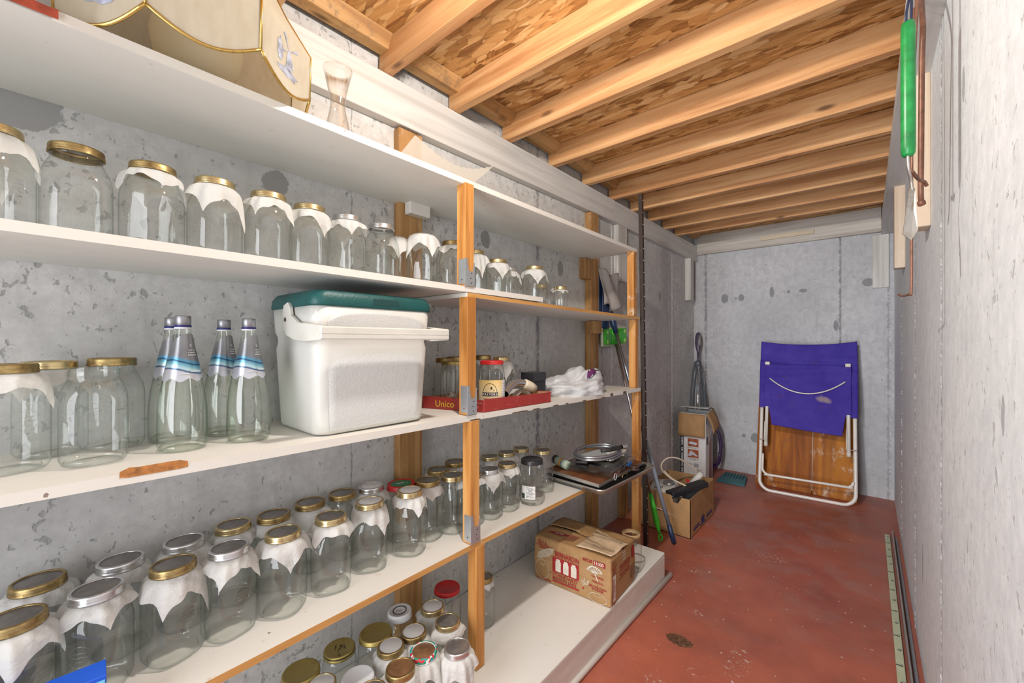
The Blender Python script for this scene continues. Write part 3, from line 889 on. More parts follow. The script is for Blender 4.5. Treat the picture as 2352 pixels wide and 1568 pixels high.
# --- second shelf
g = 'mason jars along the second shelf'
T = [ # x, y, kind, band, disc, cover, rz, label
 (-1.232, -0.050, 'mason', BR, M_greydisc, 11, 0.6, 'leftmost jar on the second shelf, cut by the frame, big crumpled paper flap'),
 (-1.240, 0.062, 'mason', BO, M_greydisc, None, 0.1, 'bare jar without paper beneath its tarnished brass band, second shelf left'),
 (-1.232, 0.181, 'mason', BO, M_greydisc, 12, 0.9, 'jar with dull brass band, low paper collar, right of the bare second-shelf jar'),
 (-1.225, 0.297, 'mason', BR, M_greydisc, 13, 0.2, 'fourth jar from the left on the second shelf, long straight paper flap'),
 (-1.225, 0.418, 'mason', BR, M_greydisc, 14, 0.0, 'fifth jar from the left on the second shelf, below grey wall patch'),
 (-1.240, 0.532, 'mason', BR, M_greydisc, 15, 1.2, 'sixth jar from the left on the second shelf, gold band'),
 (-1.250, 0.652, 'mason', SI, M_greydisc, 12, 2.1, 'left one of two neighbouring silver-banded jars on the second shelf'),
 (-1.250, 0.775, 'mason', SI, M_greydisc, None, 0.3, 'right one of two neighbouring silver-banded jars, clear shoulder, second shelf'),
 (-1.300, 0.868, 'quart', None, None, 13, 0.3, 'small jar half hidden behind the silver-banded jar beside the wall stud'),
 (-1.250, 0.945, 'mason', None, None, 16, 0.7, 'jar with only a paper cap and no metal, in front of the wall stud'),
 (-1.240, 1.085, 'mason', BO, M_greydisc, 14, 2.6, 'second-shelf jar just left of the middle post, dark band'),
 (-1.290, 1.250, 'mason', BR, M_greydisc, 11, 2.2, 'second-shelf jar just right of the middle post, partly covered by it'),
 (-1.260, 1.365, 'mason', BR, M_greydisc, 15, 0.4, 'gold-banded jar second right of the middle post on the second shelf'),
 (-1.290, 1.475, 'quart', SI, M_greydisc, 14, 1.4, 'narrow silver-banded jar right of the middle post on the second shelf'),
]
rowz = 1.4870
for i, (x, y, k, bd, di, cv, rz, lab) in enumerate(T):
    sz = 0.104 if cv == 11 else (0.094 if cv == 13 else 0.086)
    j = build_jar(k, bd, di, cv, size=sz)
    put(j, x, y, zs2(y) if y < 1.33 else (zs2(y) if y + 0.05 < 1.40 else 1.4680 - 0.0156 * (y - 0.905) + .0006), lab, g, 1.0, rz)
def zs2b(y): return 1.4680 - 0.0153 * (y - 0.905) + 0.0004
put(build_jar('mason', BR, M_greydisc, 15, size=0.092), -1.225, 1.590, zs2b(1.590), 'gold-banded jar with the widest paper skirt, right end of the tall second-shelf jars', g, 1.0, 0.2)
put(build_jar('pint', BR, M_greydisc, None), -1.315, 1.760, zs2b(1.76), 'small gold-lidded jar without paper near the right end of the second shelf', g, 1.1, 0.2)
put(build_jar('pint', None, None, 21, size=0.048), -1.300, 1.900, zs2b(1.9), 'last small jar on the second shelf, white paper cap, at the right end', g, 1.08, 0.5)
put(build_jar('pint', BR, M_greydisc, 22, size=0.046), -1.215, 1.80, zs2b(1.80), 'small jar with paper skirt in front of the small gold-lidded jar, second shelf', g, 1.0, 0.1)

# --- third shelf
def zs3(y): return (1.070 - 0.024 * (y + 1) / 2.045 if y < 1.045 else 1.046 - 0.0179 * (y - 1.047)) + 0.0005
g = 'jars on the left end of the third shelf'
put(build_jar('mason', BO, M_greydisc, 12, size=0.094), -1.215, -0.030, zs3(0), 'third-shelf jar at the left edge with a ragged white paper skirt', g, 0.98, 0.5)
put(build_jar('mason', BR, M_greydisc, 14, size=0.07), -1.332, 0.028, zs3(0), 'third-shelf jar with gold band half hidden behind the two left front jars', g, 0.98, 0.5)
put(build_jar('mason', None, None, None), -1.180, 0.083, zs3(0), 'open jar with no lid at the left of the third shelf', g, 0.95, 0.0)
put(build_jar('mason', BO, M_greydisc, None), -1.318, 0.122, zs3(0), 'third-shelf jar with dark gold band behind the open lidless jar', g, 1.0, 0.3)
g = 'jars around the red tray on the third shelf'
put(build_jar('quart', BO, M_greydisc, None), -1.290, 1.085, zs3(1.08), 'dark-lidded jar between the cooler and the middle post, third shelf', g, 1.0)
put(build_jar('quart', BO, M_greydisc, None), -1.345, 1.190, zs3(1.2), 'rearmost dark-lidded jar seen left of the middle post, third shelf', g, 1.02)
j = build_jar('round', None, (M_goldflat, 0.010), None); put(j, -1.207, 1.057, zs3(1.06) + .002, 'gold-lidded jar holding crumpled white scraps, in the red tray left of the post', g, 0.98)
jar_red = None
j = build_jar('round', None, (M_redlid, 0.012), None, own='sauce')
put(j, -1.105, 1.165, zs3(1.16) + .002, 'big jar with a red lid and cream sauce label in the red tray', g, 1.0, 0.0)
jar_red = j
put(build_jar('quart', BO, M_greydisc, 22, size=0.048), -1.300, 1.310, zs3(1.31), 'dark-lidded jar behind the red-lidded sauce jar', g, 1.05)
put(build_jar('quart', BR, M_greydisc, 15, size=0.060), -1.235, 1.365, zs3(1.36), 'jar with paper flap right behind the sauce jar, beside the chrome pipe', g, 1.02, 0.4)

# white scraps in the jar
b = B(); r = random.Random(5)
for k in range(26):
    c = Vector((r.uniform(-.022, .022), r.uniform(-.022, .022), 0.012 + r.random() * 0.04))
    a = Vector((r.gauss(0, 1), r.gauss(0, 1), r.gauss(0, 1))).normalized() * .012; d = Vector((r.gauss(0, 1), r.gauss(0, 1), r.gauss(0, 1))).normalized() * .010
    e = (a + d) * .4 + Vector((0, 0, .005))
    b.faces([tuple(c - a), tuple(c + d * .6), tuple(c + a), tuple(c - d), tuple(c + e)], [(0, 1, 4), (1, 2, 4), (2, 3, 4), (3, 0, 4)], True)
o = b.build('paper_scraps', M_paper); o.location = (-1.207, 1.057, zs3(1.06) + .004)
tag(o, 'crumpled white paper scraps inside the gold-lidded jar in the red tray', 'scraps', kind='stuff')

# sauce label: printed paper wrapped round the front of the jar
def wrap(r, a0, a1, z0, z1, n=24):
    b = B(); b.grid(lambda i, j: (r * cos(a0 + (a1 - a0) * i), r * sin(a0 + (a1 - a0) * i), z0 + (z1 - z0) * j), n, 1); return b
def label_mat(name, stops, axis=2, lo=0.0, hi=1.0, noise=0.0):
    t = NT(name); tc = t.coord(); s = t.n('ShaderNodeSeparateXYZ'); t.set(s, 0, tc)
    f = t.rng(s.outputs[axis], lo, hi, 0, 1)
    if noise: f = t.math('ADD', f, t.math('MULTIPLY', t.math('SUBTRACT', t.noise(tc, 30, 2).outputs[0], .5), noise))
    t.bsdf(t.ramp(f, stops), 0.45); return t.m
a_c = math.atan2(-1.165, 1.105) + 0.10
M_sauce = label_mat('cream_sauce_label', [(0.0, (0.82, 0.74, 0.56)), (0.55, (0.84, 0.68, 0.36)), (1.0, (0.80, 0.52, 0.16))], lo=0.015, hi=0.115)
o = wrap(0.0508, a_c - 1.5, a_c + 1.25, 0.012, 0.108).build('label', M_sauce, jar_red)
o2 = wrap(0.0511, a_c + 0.75, a_c + 1.24, 0.014, 0.106).build('label_panel', plain('white_label_panel', (0.82, 0.83, 0.86), 0.5), o)
def arc_text(b, body, size, r, a, z, spacing=None, bold=0.0):
    """letters set one by one round a jar of radius r, centred on angle a"""
    sp = spacing or size * 0.66; n = len(body)
    for i, ch in enumerate(body):
        if ch == ' ': continue
        an = a + (i - (n - 1) / 2) * sp / r
        M = frame((r * cos(an), r * sin(an), z), (-sin(an), cos(an), 0), (0, 0, 1))
        b.text(ch, size, M, 'CENTER', bold=bold)
b = B(); aa = a_c - 0.25
pts = [(0.0512 * cos(aa + 0.55 * cos(t)), 0.0512 * sin(aa + 0.55 * cos(t)), 0.058 + 0.038 * sin(t)) for t in [pi * k / 16 for k in range(17)]]
b.tube(pts, 0.0009, 5)
b2 = wrap(0.0513, aa - 0.62, aa + 0.62, 0.048, 0.062); me = bpy.data.meshes.new("t"); b2.bm.to_mesh(me); b.bm.from_mesh(me); b2.bm.free()
for (da, zz, s2) in ((0.12, .078, .008), (0.30, .070, .006), (0.22, .068, .005)):
    b.lathe([(0.0001, -s2), (s2 * .6, -s2 * .4), (s2 * .5, s2 * .6), (0.0001, s2)], 8, M=Matrix.Translation((0.0480 * cos(aa + da), 0.0480 * sin(aa + da), zz)))
b.build('label_emblem', plain('dark_brown_print', (0.05, 0.03, 0.025), 0.5), o)
b = B(); arc_text(b, 'PASTORE', 0.0125, 0.0516, aa, 0.0505, 0.0088, 0.0003)
b.build('lettering', M_whitedisc, o)
b = B(); arc_print(b, 0.0514, aa - .5, aa + .35, 0.0355, 0.0038, 4); arc_print(b, 0.0514, aa - .5, aa + .35, 0.0275, 0.0038, 5)
for q in range(8):
    zz = .095 - q * .010
    b.tube([(0.0514 * cos(a_c + .80), 0.0514 * sin(a_c + .80), zz), (0.0514 * cos(a_c + 1.0), 0.0514 * sin(a_c + 1.0), zz), (0.0514 * cos(a_c + 1.18), 0.0514 * sin(a_c + 1.18), zz)], 0.0005, 4)
b.build('small_print', plain('red_brown_print', (0.35, 0.06, 0.04), 0.5), o)

# --- fourth shelf
g = 'mason jars in the front row of the fourth shelf'
W, GR = M_whitedisc, M_greydisc
T = [
 (-1.170, -0.020, BO, GR, 11, 0.7, 'front-row fourth-shelf jar cut by the left frame edge, gold band'),
 (-1.185, 0.087, SI, GR, 12, 2.6, 'silver-banded jar at the left of the front row, fourth shelf'),
 (-1.185, 0.209, BO, GR, 13, 0.35, 'rusty-gold-banded jar with pointed paper flap, right of the silver-banded one, fourth shelf'),
 (-1.177, 0.314, SI, GR, 14, 0.25, 'grey-banded jar, fourth from the left in the front row of the fourth shelf'),
 (-1.165, 0.432, BR, GR, 15, 0.75, 'gold-banded jar, fifth from the left in the front row of the fourth shelf'),
 (-1.165, 0.560, BR, GR, 12, 1.2, 'gold-banded jar, sixth from the left in the front row of the fourth shelf'),
 (-1.180, 0.690, BR, W, 13, 0.95, 'white-disc jar with one long pointed flap below the cooler'),
 (-1.165, 0.828, BR, W, 14, 0.6, 'white-disc jar with short paper collar standing furthest forward by the stud'),
 (-1.200, 0.930, BO, GR, 15, 2.0, 'dark-banded jar right of the white-disc jars, left of the middle post'),
 (-1.175, 1.025, BR, GR, None, 0.3, 'gold-banded jar without paper, touching the middle post on the left'),
]
for (x, y, bd, di, cv, rz, lab) in T:
    j = build_jar('mason', bd, di, cv, size=0.094 if cv in (11, 13) else 0.086)
    put(j, x, y, zs4(y), lab, g, 1.0, rz)
g = 'mason jars in the back row of the fourth shelf'
T = [
 (-1.318, 0.010, BO, GR, 12, 0.3, 'leftmost back-row fourth-shelf jar, very dark gold band'),
 (-1.297, 0.134, SI, GR, 14, 0.3, 'second back-row jar from the left on the fourth shelf, grey-brass band'),
 (-1.300, 0.250, SI, GR, 15, 0.2, 'third back-row jar from the left, mostly behind the rusty-gold-banded one'),
 (-1.314, 0.360, BR, GR, 12, 0.8, 'fourth back-row jar from the left on the fourth shelf'),
 (-1.300, 0.457, BO, GR, 14, 0.9, 'fifth back-row jar from the left on the fourth shelf, rusty gold band'),
 (-1.316, 0.566, BO, GR, 15, 0.1, 'sixth back-row jar from the left, rust stain on its band edge'),
 (-1.313, 0.670, BO, GR, None, 0.3, 'back-row fourth-shelf jar without paper, below the cooler'),
 (-1.300, 0.765, SI, W, 13, 2.2, 'back-row jar with dull grey band and pale disc, left of the red and green lid'),
 (-1.268, 1.035, BO, GR, 14, 1.2, 'back-row jar with dark band directly right of the wall stud'),
 (-1.300, 1.150, BO, GR, 12, 0.8, 'back-row jar whose lid is half covered by the middle post'),
]
for (x, y, bd, di, cv, rz, lab) in T:
    j = build_jar('mason', bd, di, cv, size=0.094 if cv in (11, 13) else 0.084)
    put(j, x, y, zs4(y), lab, g, 1.0, rz)
# jar with the red and green lid
j = build_jar('round', None, (M_redlid, 0.013), None)
if j.get('label') != 'x':
    j = j
put(j, -1.262, 0.862, zs4(.86), 'jar with a red lid bearing a green disc, at the foot of the wall stud', 'odd shop jars', 1.08)
b = B(); b.lathe([(0.034, 0.0), (0.030, 0.0007), (0.0008, 0.0007)], 30)
p_, R_, rn_, H_ = jar_profile('round')
o = b.build('lid_print', plain('dark_green_print', (0.02, 0.20, 0.10), 0.4), j); o.location = (0, 0, H_ + .0014)
b = B(); fine_print(b, frame((-0.018, -0.018, H_ + .0024), (cos(.7), sin(.7), 0), (-sin(.7), cos(.7), 0)), 0.044, 0.009, 8)
b.build('lettering', M_whitedisc, j)
g = 'jars on the right bay of the fourth shelf'
T = [
 (-1.285, 1.235, 'mason', SI, GR, None, 'jar just right of the middle post, dull lid, back row of the fourth shelf'),
 (-1.290, 1.345, 'mason', BR, GR, 14, 'back-row jar with gold lid, second right of the middle post, fourth shelf'),
 (-1.155, 1.205, 'mason', SI, GR, 15, 'front jar with grey band and paper collar right of the middle post'),
 (-1.280, 1.450, 'mason', BR, GR, 12, 'back-row jar third right of the middle post, brown band'),
 (-1.155, 1.310, 'mason', BR, GR, 14, 'front jar with gold band and ragged paper skirt, left of the black-lidded jar'),
 (-1.280, 1.555, 'mason', BR, GR, None, 'back-row gold-lidded jar behind the black-lidded jar'),
 (-1.175, 1.590, 'mason', BR, GR, None, 'gold-lidded bare jar right beside the baking tray'),
 (-1.165, 1.110, 'mason', BO, GR, 12, 'front jar mostly hidden by the middle post, paper flap showing on its right'),
]
for (x, y, k, bd, di, cv, lab) in T:
    put(build_jar(k, bd, di, cv, size=0.084), x, y, zs4(y), lab, g, 0.94 if x > -1.2 else 0.93)
j = build_jar('round', None, (M_blacklid, 0.014), None)
put(j, -1.115, 1.430, zs4(1.43), 'black-lidded jar with a small white printed label, fourth shelf right bay', 'odd shop jars', 1.06, 0.0)
ab = math.atan2(-1.43, 1.115) - 0.15
o = wrap(0.0508, ab - 0.75, ab + 0.42, 0.030, 0.082).build('label', plain('white_paper_label', (0.80, 0.79, 0.76), 0.6), j)
b = B()
for q in range(9):
    arc_print(b, 0.0512, ab - .30, ab + .36 - .1 * (q % 3), 0.036 + q * 0.0048, 0.0024, 30 + q)
b.build('lettering', M_blacklid, o)
o = wrap(0.0511, ab - 0.74, ab - 0.45, 0.031, 0.052).build('label_panel', plain('dark_label_panel', (0.03, 0.05, 0.04), 0.5), o)

# --- platform
g = 'jars crowded on the platform left of the post'
z0 = 0.1526
FL = lambda m, h=0.010: (m, h)
T = [
 (-1.185, 0.940, 'mason', BR, W, 12, 'white-disc jar directly in front of the stud on the platform', 0.98),
 (-1.130, 0.818, 'mason', BO, W, 14, 'white-disc brown-banded jar right of the white printed cap on the platform', 0.98),
 (-1.085, 0.925, 'mason', BR, GR, 15, 'platform jar with brass band and dark disc left of the post base', 0.98),
 (-1.130, 0.733, 'mason', BO, W, 12, 'white-disc dark-banded jar in front of the flat gold lid', 0.98),
 (-0.972, 0.868, 'mason', SI, GR, 11, 'silver-banded platform jar closest to the post foot, paper flaps out', 0.97),
 (-1.030, 0.700, 'mason', BO, M_browndisc, 13, 'brass-banded jar with brown disc near the bottom edge of the photo', 0.99),
 (-1.160, 0.530, 'mason', BR, W, None, 'white-disc jar cut by the bottom edge right of the lowest gold lid', 0.94),
 (-1.032, 0.610, 'mason', BO, GR, None, 'dark-disc jar cut by the bottom edge below the pink-striped cap', 0.94),
]
for (x, y, k, bd, di, cv, lab, sc) in T:
    put(build_jar(k, bd, di, cv, size=0.094 if cv in (11, 13) else 0.086), x, y, z0, lab, g, sc)
put(build_jar('round', None, FL(M_redlid, .012), None), -1.240, 1.055, z0, 'jar with a plain bright red lid behind the post on the platform', g, 1.08)
put(build_jar('round', None, FL(M_goldflat), None), -1.215, 0.732, z0, 'platform jar with a flat plain gold lid against the wall', g, 1.12)
jd = put(build_jar('round', None, FL(M_goldflat, .013), None), -1.262, 0.634, z0, 'platform jar with decorated gold lid and red rim line', g, 1.02)
b = B(); r = random.Random(9)
for k in range(15):
    a = r.random() * 6.28; q = 0.006 + r.random() * .026
    l = 0.003 + r.random() * .004
    b.tube([(q * cos(a) - l, q * sin(a), H_ + .0016), (q * cos(a), q * sin(a) + l * .8, H_ + .0016), (q * cos(a) + l, q * sin(a), H_ + .0016)], .0007, 4)
b.lathe([(0.0462, H_ - .006), (0.0464, H_ - .003)], 30)
b.build('lid_print', M_blacklid, jd)
put(build_jar('round', None, FL(M_goldflat), None), -1.240, 0.508, z0, 'lowest flat gold lid jar, cut by the bottom edge of the photo', g, 1.10)
# jar with white cap carrying a black ring of print
j = put(build_jar('quart', None, FL(M_whitecap, .018), None), -1.245, 0.843, z0, 'platform jar with a white cap printed with a black ring', g, 1.1, 0.9)
p_, R_, rn_, Hq = jar_profile('quart')
b = B()
pts = [(0.020 * cos(a), 0.020 * sin(a), Hq + .0016) for a in [2 * pi * k / 28 for k in range(28)]]
b.tube(pts, 0.0016, 5, closed=True)
fine_print(b, frame((-.010, -.002, Hq + .0018), (1, 0, 0), (0, 1, 0)), 0.020, 0.0045, 12)
b.build('lid_print', M_blacklid, j)
# white fabric-topped jar with pink rim line
j = put(build_jar('round', None, FL(M_whitecap, .022), 12, size=.075), -1.120, 0.618, z0, 'platform jar with a tall white cap and a pink stripe', g, 0.99, 0.9)
b = B(); b.lathe([(0.0463, H_ - .022), (0.0466, H_ - .016)], 36); b.build('pink_stripe', plain('pink_stripe', (0.65, 0.05, 0.18), 0.5), j)
# jar with the colourful rim
j = put(build_jar('mason', M_whitecap, M_browndisc, 11, size=.104), -1.035, 0.787, z0, 'platform jar with colourful printed rim and brown centre', g, 0.98, 0.9)
t = NT('colourful_print'); cc = t.voro(t.coord(), 110)
t.bsdf(t.ramp(t.n('ShaderNodeSeparateColor', Color=cc.outputs['Color']).outputs[0], [(0.2, (0.02, 0.28, 0.16)), (0.4, (0.75, 0.75, 0.72)), (0.6, (0.02, 0.35, 0.38)), (0.8, (0.6, 0.03, 0.05))], 'CONSTANT'), 0.4)
b = B(); b.lathe([(0.0422, 0.189), (0.0424, 0.2025), (0.0405, 0.2040), (0.0365, 0.2041)], 36); b.build('printed_rim', t.m, j)
put(build_jar('quart', BO, GR, 22, size=.050), -1.190, 1.205, z0, 'jar with small paper collar right behind the middle post on the platform', g, 1.02)
# lidded jar beyond the carton
j = put(build_jar('round', None, None, None), -0.905, 1.975, z0, 'open shop jar without a lid behind the mason jar carton', 'odd shop jars', 1.03, 0.2)
b = B(); b.lathe([(0.0395, 0.162), (0.0425, 0.164), (0.0425, 0.178), (0.0395, 0.180)], 36)
b.build('rubber_ring', plain('tan_rubber', (0.55, 0.36, 0.17), 0.5), j)

# ================================================================ WATER BOTTLES
def build_bottle(label):
    root = thing('water_bottle', label, 'bottle', group='cone-necked water bottles on the third shelf')
    p = [(0.002, 0.010), (0.030, 0.005), (0.039, 0.0), (0.044, 0.003), (0.0465, 0.012), (0.0470, 0.05), (0.0460, 0.09), (0.0425, 0.125), (0.0370, 0.155), (0.0300, 0.190), (0.0225, 0.226), (0.0170, 0.255), (0.0138, 0.272), (0.0132, 0.290)]
    b = B(); b.lathe(p, 36); b.lathe([(0.040, 0.004), (0.042, 0.010), (0.036, 0.016), (0.002, 0.018)], 32)
    b.build('glass_body', G_water, root)
    b = B()
    pr = [(0.0435, 0.016), (0.0455, 0.03), (0.0458, 0.05), (0.0448, 0.09), (0.0413, 0.125), (0.0358, 0.155), (0.0288, 0.190), (0.0213, 0.226), (0.0156, 0.255), (0.013, 0.266), (0.0005, 0.266)]
    b.lathe(pr, 32); b.build('water', glass('still_water', (0.990, 0.996, 0.985), (0.70, 0.77, 0.72), 0.5, 0.0, 5.0, wob=0.02), root)
    b = B()
    q = [(0.0350, 0.1660), (0.0306, 0.1900), (0.0231, 0.2260), (0.0184, 0.2500)]
    n = 40; vs = []
    for j, (r_, z) in enumerate([(0.0368, 0.158)] + q):
        for k in range(n + 1):
            a = -2.5 + 5.0 * k / n
            zz = z + (0.004 * sin(a * 7) if j == 0 else 0) + (0.012 * sin(a * 1.2 + 1) if j == 4 else 0)
            vs.append((r_ * 1.012 * cos(a), r_ * 1.012 * sin(a), zz))
    b.faces(vs, [(j * (n + 1) + k, j * (n + 1) + k + 1, (j + 1) * (n + 1) + k + 1, (j + 1) * (n + 1) + k) for j in range(4) for k in range(n)], True)
    t = NT('silver_blue_wave_label') if 'silver_blue_wave_label' not in _M else None
    if t:
        tc = t.coord(); sp = t.n('ShaderNodeSeparateXYZ'); t.set(sp, 0, tc)
        ang = t.math('ARCTAN2', sp.outputs[1], sp.outputs[0])
        zz = t.math('ADD', sp.outputs[2], t.math('MULTIPLY', t.math('SINE', t.math('MULTIPLY', ang, 1.6)), 0.006))
        zz = t.math('ADD', zz, t.math('MULTIPLY', t.math('SUBTRACT', t.noise(tc, 45, 2).outputs[0], .5), 0.006))
        col = t.ramp(t.rng(zz, 0.155, 0.255), [(0.0, (0.55, 0.56, 0.60)), (0.20, (0.50, 0.50, 0.54)), (0.23, (0.04, 0.08, 0.20)), (0.27, (0.42, 0.60, 0.64)), (0.38, (0.13, 0.34, 0.45)), (0.42, (0.02, 0.05, 0.12)), (0.45, (0.08, 0.27, 0.42)), (0.53, (0.19, 0.19, 0.21)), (0.58, (0.20, 0.20, 0.21)), (0.95, (0.26, 0.26, 0.27))], 'EASE')
        t.bsdf(col, 0.28, 0.55); _M['silver_blue_wave_label'] = t.m
    lab = b.build('label', _M['silver_blue_wave_label'], root)
    b = B()
    arc_text(b, 'K', 0.009, 0.0230, 0.55, 0.232, 0.0030)
    for q, (zz, r_) in enumerate(((0.2235, 0.0252), (0.2180, 0.0264), (0.2125, 0.0276))): arc_print(b, r_, .25, .85, zz, 0.0022, 40 + q)
    arc_print(b, .0372, .3, .8, 0.176, .0026, 44)
    b.tube([(0.0358 * cos(a), 0.0358 * sin(a), 0.1705 + .002 * cos(a * 5)) for a in [-.28 + .56 * k / 8 for k in range(9)]], 0.0006, 4)
    b.build('lettering', M_whitecap, lab)
    b = B(); b.lathe([(0.0135, 0.280), (0.0152, 0.281), (0.0152, 0.3005), (0.014, 0.3025), (0.0005, 0.3025)], 30)
    b.build('cap', metal('grey_cap', (0.34, 0.34, 0.36), (0.26, 0.26, 0.28), 0.42, 0.2), root)
    b = B(); b.lathe([(0.0138, 0.2765), (0.0162, 0.277), (0.0160, 0.2805), (0.0150, 0.2815)], 30)
    b.build('cap_ring', plain('navy_ring', (0.015, 0.02, 0.16), 0.4), root)
    b = B(); b.lathe([(0.0138, 0.2725), (0.0158, 0.273), (0.0158, 0.2762), (0.0140, 0.2768)], 30)
    b.build('neck_band', M_whitecap, root)
    return root
bt0 = build_bottle('foremost left cone-necked water bottle, largest of the four, third shelf')
ps = [(-1.185, 0.226, 'foremost left cone-necked water bottle, largest of the four, third shelf'),
      (-1.180, 0.357, 'cone-necked water bottle standing right beside the white cooler'),
      (-1.305, 0.228, 'water bottle almost wholly hidden behind the foremost left one'),
      (-1.300, 0.335, 'back water bottle in the gap between the two front ones')]
for i, (x, y, lab) in enumerate(ps):
    o = bt0 if i == 0 else copy_tree(bt0)
    o.location = (x, y, zs3(y)); o.rotation_euler = (0, 0, math.atan2(-y, -x) + (0.25 if i % 2 else 0.1)); o['label'] = lab

# ================================================================ COOLER
cz = 1.0540
cool = thing('picnic_cooler', 'white picnic cooler with teal lid and carrying handle on the third shelf', 'cooler', (-1.198, 0.648, cz))
def cool_mat():
    t = NT('white_cooler_plastic'); v = t.coord()
    n = t.noise(v, 6, 3); col = t.mix(t.rng(n.outputs[0], .4, .7, 0, .35), (0.68, 0.67, 0.625), (0.60, 0.585, 0.53))
    t.bsdf(col, 0.42, 0, t.bump(t.noise(v, 60, 2).outputs[0], 0.05, 0.002)); return t.m
M_cool = cool_mat()
t = NT('pebbled_cooler_panel'); v = t.coord()
nn = t.noise(v, 130, 4, 0.6, 1.5)
t.bsdf((0.68, 0.68, 0.655), 0.38, 0, t.bump(nn.outputs[0], 0.55, 0.003)); M_pebble = t.m
b = B()
def cool_ring(f, z, dx=0.0, r=0.035):
    w = 0.262 + 0.034 * f + dx; d = 0.342 + 0.030 * f + dx
    return rrect(w, d, r, z, 6)
zsn = [0.0, 0.004, 0.012, 0.03, 0.16, 0.225, 0.232, 0.245, 0.258, 0.266, 0.275, 0.338]
off = [-0.016, -0.005, 0, 0, 0, 0, -0.004, -0.009, -0.009, -0.004, 0, 0]
b.loft([cool_ring(z / 0.338, z, o, 0.036 - 0.0 * z) for z, o in zip(zsn, off)])
b.build('body', M_cool, cool)
# embossed front panels
def fpanel(z0, z1, ins, arch):
    b = B(); n = 24; up = []; lo = []
    xf = lambda z: (0.262 + 0.034 * z / 0.338) / 2
    hw = lambda z: (0.342 + 0.030 * z / 0.338) / 2 - 0.036
    def fn(i, j):
        u = -1 + 2 * i; zt = z1 - arch * (1 - (1 - abs(u) ** 6) ** (1 / 1.0)) - 0.010 * u * u
        z = z0 + (zt - z0) * j
        e = min(1.0, (1 - abs(u)) * 14) * min(1.0, j * 8, (1 - j) * 8)
        return (xf(z) + 0.0004 + 0.0038 * max(0, e), u * (hw(z) + .004), z)
    b.grid(fn, 44, 16)
    return b
fpanel(0.010, 0.212, 0.02, 0.022).build('textured_panel', M_pebble, cool)
fpanel(0.272, 0.330, 0.02, 0.022).build('textured_panel', M_pebble, cool)
t_teal = plain('teal_lid_plastic', (0.006, 0.082, 0.078), 0.42, 0, 0.08, 20, 0.25, 150)
b = B()
b.loft([rrect(0.300, 0.378, 0.034, 0.3385, 6), rrect(0.304, 0.382, 0.034, 0.343, 6), rrect(0.300, 0.376, 0.034, 0.364, 6), rrect(0.286, 0.362, 0.034, 0.376, 6), rrect(0.278, 0.354, 0.032, 0.3795, 6)])
lid_o = b.build('lid', t_teal, cool)
b = B(); b.hexa([(0.147, -0.030, 0.346), (0.1525, -0.030, 0.346), (0.1525, 0.062, 0.346), (0.147, 0.062, 0.346), (0.147, -0.024, 0.366), (0.1510, -0.024, 0.366), (0.1510, 0.056, 0.366), (0.147, 0.056, 0.366)], 0.0015)
b.build('lid_grip', plain('dark_teal_grip', (0.004, 0.05, 0.05), 0.5), lid_o)
# handle: pivot ears, sloping arms and a front bar
M_hand = plain('ivory_handle_plastic', (0.72, 0.70, 0.63), 0.38)
for sgn in (-1, 1):
    b = B()
    y = sgn * 0.1905
    pl = [(-0.010, 0.345), (0.016, 0.352), (0.030, 0.338), (0.034, 0.318), (0.080, 0.296), (0.208, 0.284), (0.208, 0.250), (0.120, 0.246), (0.060, 0.250), (0.006, 0.262), (-0.014, 0.285), (-0.018, 0.320)]
    M = Matrix(((1, 0, 0, 0), (0, 0, 1, y - sgn * 0.001 if sgn > 0 else y - 0.009), (0, 1, 0, 0), (0, 0, 0, 1)))
    b.prism(pl, 0.0, 0.010, M, 0.0015)
    arm = b.build('handle_arm', M_hand, cool)
    b = B(); b.lathe([(0.0001, 0), (0.006, 0), (0.0055, 0.0012), (0.0001, 0.0014)], 14, M=frame((0.004, y + sgn * 0.0100, 0.305), (1, 0, 0), (0, 0, -sgn)))
    b.build('pivot_pin', plain('dark_pin', (0.10, 0.08, 0.07), 0.6), arm)
b = B(); b.box(0.202, -0.200, 0.251, 0.213, 0.200, 0.283, 0.003); b.box(0.190, -0.200, 0.272, 0.204, 0.200, 0.283, 0.002); b.box(0.2131, -0.198, 0.2655, 0.2138, 0.198, 0.2665)
b.build('handle_bar', M_hand, cool)

# ================================================================ RED TRAY AND THINGS IN IT
C0 = Vector((-1.037, 1.056)); UF = Vector((0.002, 0.405)); US = Vector((-0.245, -0.086))
zt0 = zs3(1.0) + .0005
tray = thing('cardboard_tray', 'low red cardboard tray with yellow lettering on the third shelf by the post', 'tray', (C0.x, C0.y, zt0))
t = NT('red_printed_card'); v = t.coord(); n = t.noise(t.coord(scale=(1, 1, 5)), 25, 4)
t.bsdf(t.mix(t.rng(n.outputs[0], .58, .72, 0, .5), (0.36, 0.035, 0.03), (0.50, 0.16, 0.12)), 0.45, 0, t.bump(n.outputs[0], .15, .002)); M_redcard = t.m
M_card = plain('brown_corrugated_card', (0.43, 0.245, 0.105), 0.75, 0, 0.10, 14, 0.15, 90)
M_cardin = plain('inner_brown_card', (0.44, 0.26, 0.125), 0.8, 0, 0.12, 20)
cs = [Vector((0, 0)), UF, UF + US, US]
hh = 0.046; th = 0.003
b = B()
